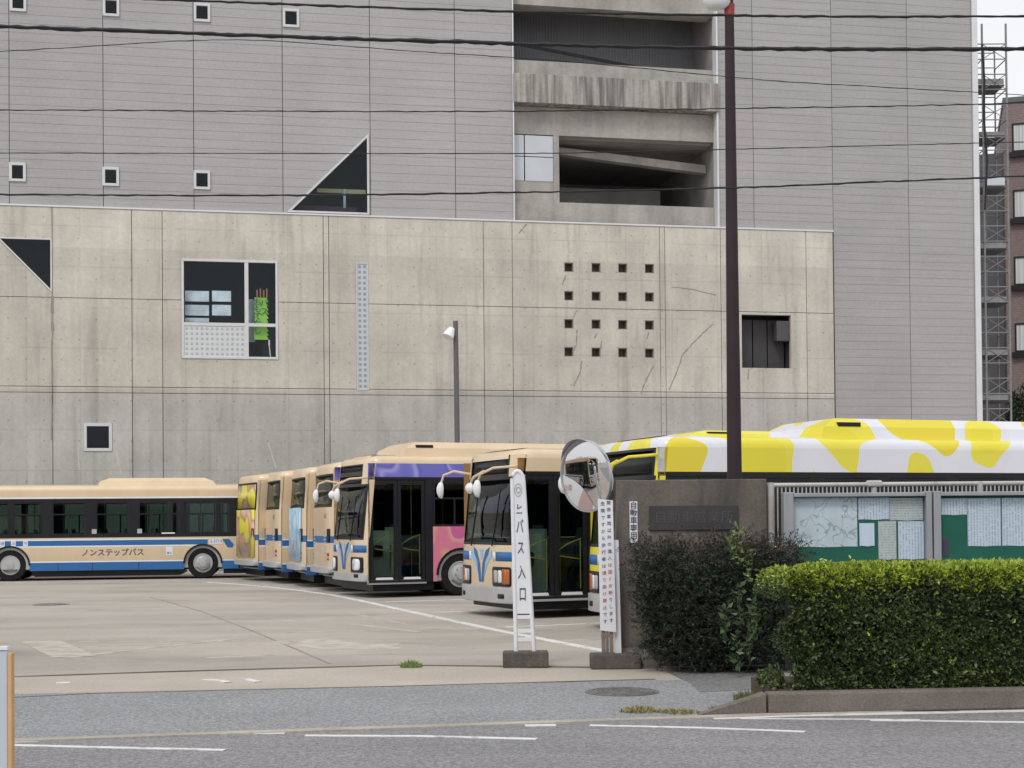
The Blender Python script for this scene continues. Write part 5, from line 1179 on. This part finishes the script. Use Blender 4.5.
def tuft(px, py, label, w, h, nn, m='weed'):
    p = gr(px, py, .01); e = empty('grass_tuft', p, 0, label, 'weeds'); mb = MB()
    for i in range(nn):
        a = random.uniform(0, 6.28); r = w * random.random() ** .5; x, y = r*math.cos(a), r*math.sin(a)*.6; hh = h * random.uniform(.4, 1) * (1 - r / w * .5); lx, ly = random.uniform(-.05, .05), random.uniform(-.04, .04); bw_ = random.uniform(.003, .007)
        mb.poly([(x - bw_, y, 0), (x + bw_, y, 0), (x + lx*.5 + bw_*.7, y + ly*.5, hh*.6), (x + lx*.5 - bw_*.7, y + ly*.5, hh*.6)]); mb.poly([(x + lx*.5 - bw_*.7, y + ly*.5, hh*.6), (x + lx*.5 + bw_*.7, y + ly*.5, hh*.6), (x + lx, y + ly, hh)])
    mb.build('blades', M[m], e, fix=False, kind='stuff')
tuft(411, 667, 'small green weed clump growing from the joint in the yard', .13, .12, 260)
M['dryg'] = mat('dry_grass', (.25, .22, .08), .8, island=[(.16, .17, .05), (.28, .24, .10), (.34, .28, .15)])
tuft(640, 712, 'dry grass tuft in the gutter below the manhole cover', .17, .09, 220, 'dryg'); tuft(668, 712.5, 'smaller dry grass tuft in the gutter, middle one of three', .10, .06, 90, 'dryg'); tuft(681, 713, 'rightmost dry grass tuft in the gutter before the kerb ramp', .16, .06, 150, 'dryg')
M['mossw'] = mat('low_weed', (.1, .12, .04), .8, island=[(.06, .08, .03), (.13, .15, .05), (.2, .2, .09)])
tuft(735, 710, 'low green weeds on the sloping end of the kerb', .22, .07, 380, 'mossw'); tuft(752, 700, 'weeds under the left end of the clipped hedge', .18, .14, 220, 'mossw')

# ------------------------------------------------------------ scaffold tower beside the building
SCX0, SCX1 = at(985.5, 300, 60).x, at(1009.5, 300, 60).x; SCB = at(976, 300, 60).x
sc = empty('scaffold_tower', (SCX0, 60.0, 0), 0, 'grey steel scaffold tower between the building corner and the brown apartment block', 'scaffold')
wS = SCX1 - SCX0; zt4 = at(985, 24, 60).z
pts4 = [(0, 0), (wS, 0), (.55, 1.5), (-.42, 1.5), (wS + .02, 1.5)]
for i, (x, y) in enumerate(pts4): MB().tube([(x, y, 0), (x, y, zt4 - (.5 if i > 1 else 0))], .045 if i < 2 else .035, 7).build('standard_pole', M['scaf'], sc, smooth=True)
z = .5; lv = 0
while z < zt4 - .3:
    MB().tube([(-.42, .0, z), (wS, 0, z)], .026, 5).build('ledger_tube', M['scaf'], sc); MB().tube([(-.42, 1.5, z + .1), (wS, 1.5, z + .1)], .024, 5).build('ledger_tube', M['scaf'], sc)
    if lv % 2 == 0: MB().tube([(0, 0, z), (0, 1.5, z)], .024, 5).build('transom_tube', M['scaf'], sc); MB().tube([(wS, 0, z), (wS, 1.5, z)], .024, 5).build('transom_tube', M['scaf'], sc)
    if lv % 2 == 1:
        MB().tube([(0, 0, z - .62), (.55, 1.5, z)], .018, 4).tube([(0, 0, z), (wS, 0, z - .62)], .016, 4).tube([(0, 0, z - .62), (wS, 0, z)], .016, 4).build('brace', M['scaf'], sc)
    z += .62; lv += 1
for py in (84, 137, 187, 248, 302, 355, 400):
    zz = at(990, py, 60).z; MB().box(-.40, wS - .05, .1, 1.4, zz - .05, zz).build('platform', M['plank'], sc); MB().box(-.35, wS - .1, .02, .06, zz, zz + .22).build('toe_board', M['scaf'], sc)
MB().tube([(-.02, -.08, at(985, 45, 60).z), (.05, -.1, at(987, 80, 60).z), (.02, -.08, at(986, 120, 60).z), (.12, -.1, at(988, 160, 60).z), (.0, -.1, at(986, 210, 60).z)], .04, 7).build('hose', M['wire'], sc, smooth=True)
zz = at(990, 185, 60).z; MB().box(.05, wS - .15, -.12, -.05, zz - .05, zz + .3).build('sheet_box', M['wpanel'], sc, bevel=.05)
# apartment block
APX = at(1003.5, 100, 74).x; APA = R(-16)
ap = empty('apartment_block', (APX, 74, 0), APA, 'brown brick apartment block with curtained windows beyond the scaffold at the right', 'building'); HA = at(1004, 103, 74).z
MB().box(0, 16, 0, 12, 0, HA).build('wall', M['brick'], ap); MB().box(-.05, 16.05, -.06, 12, HA, HA + .25).build('parapet_cap', M['polegrey'], ap)
MB().box(-3.2, -.01, 2.0, 12, 0, at(990, 158, 77).z).build('side_wing', mat('dark_grey_render', (.125, .118, .13), .8, mott=.1, mscale=.5), ap)
for i in range(7):
    zc = at(1018, 338 - i*66.5, 74).z; z0, z1 = zc - .72, zc + .72
    if z1 > HA - .3: break
    for x0 in (.38, 3.4, 6.4):
        mb = MB(); P = [(x0, z0), (x0 + 1.7, z0), (x0 + 1.7, z1), (x0, z1)]; ring(mb, P, .08, -.05, .04); o = mb.build('window', M['black'], ap)
        MB().box(x0 + .08, x0 + 1.62, -.012, -.002, z0 + .08, z1 - .08).build('curtain', M['curtain'], o); MB().box(x0 + .83, x0 + .89, -.035, -.013, z0 + .08, z1 - .08).build('mullion', M['black'], o)
        MB().box(x0 - .15, x0 + 1.85, -.22, -.051, z0 - .28, z0 - .02).build('sill', M['black'], o)
# tree at the right edge
trp = at(1026, 430, 66); tr = empty('small_tree', (trp.x, 66, 0), 0, 'dark green tree top showing at the right edge below the apartment windows', 'tree')
tz = at(1024, 384, 66).z; MB().tube([(0, 0, 0), (.1, 0, tz * .6), (.0, 0, tz - .4)], [.16, .11, .03], 8).build('trunk', M['twig'], tr)
n = 1500; rd = rng.normal(size=(n, 3)); rd /= np.linalg.norm(rd, axis=1)[:, None]; rad = rng.uniform(.55, 1, n)[:, None]; C = rd * rad * [1.3, 1.3, 1.9] + [.35, 0, tz - 1.9]; C += rng.normal(size=C.shape) * .12
V, Fc = leaves_mesh(C, rd, .16, 5, .6, rng, .5); np_mesh('crown', V, Fc, [mat('tree_leaf', (.04, .07, .03), .6, island=[(.02, .035, .015), (.04, .07, .03), (.08, .12, .05)], trans=.2)], np.zeros(len(Fc)), tr, kind='stuff')
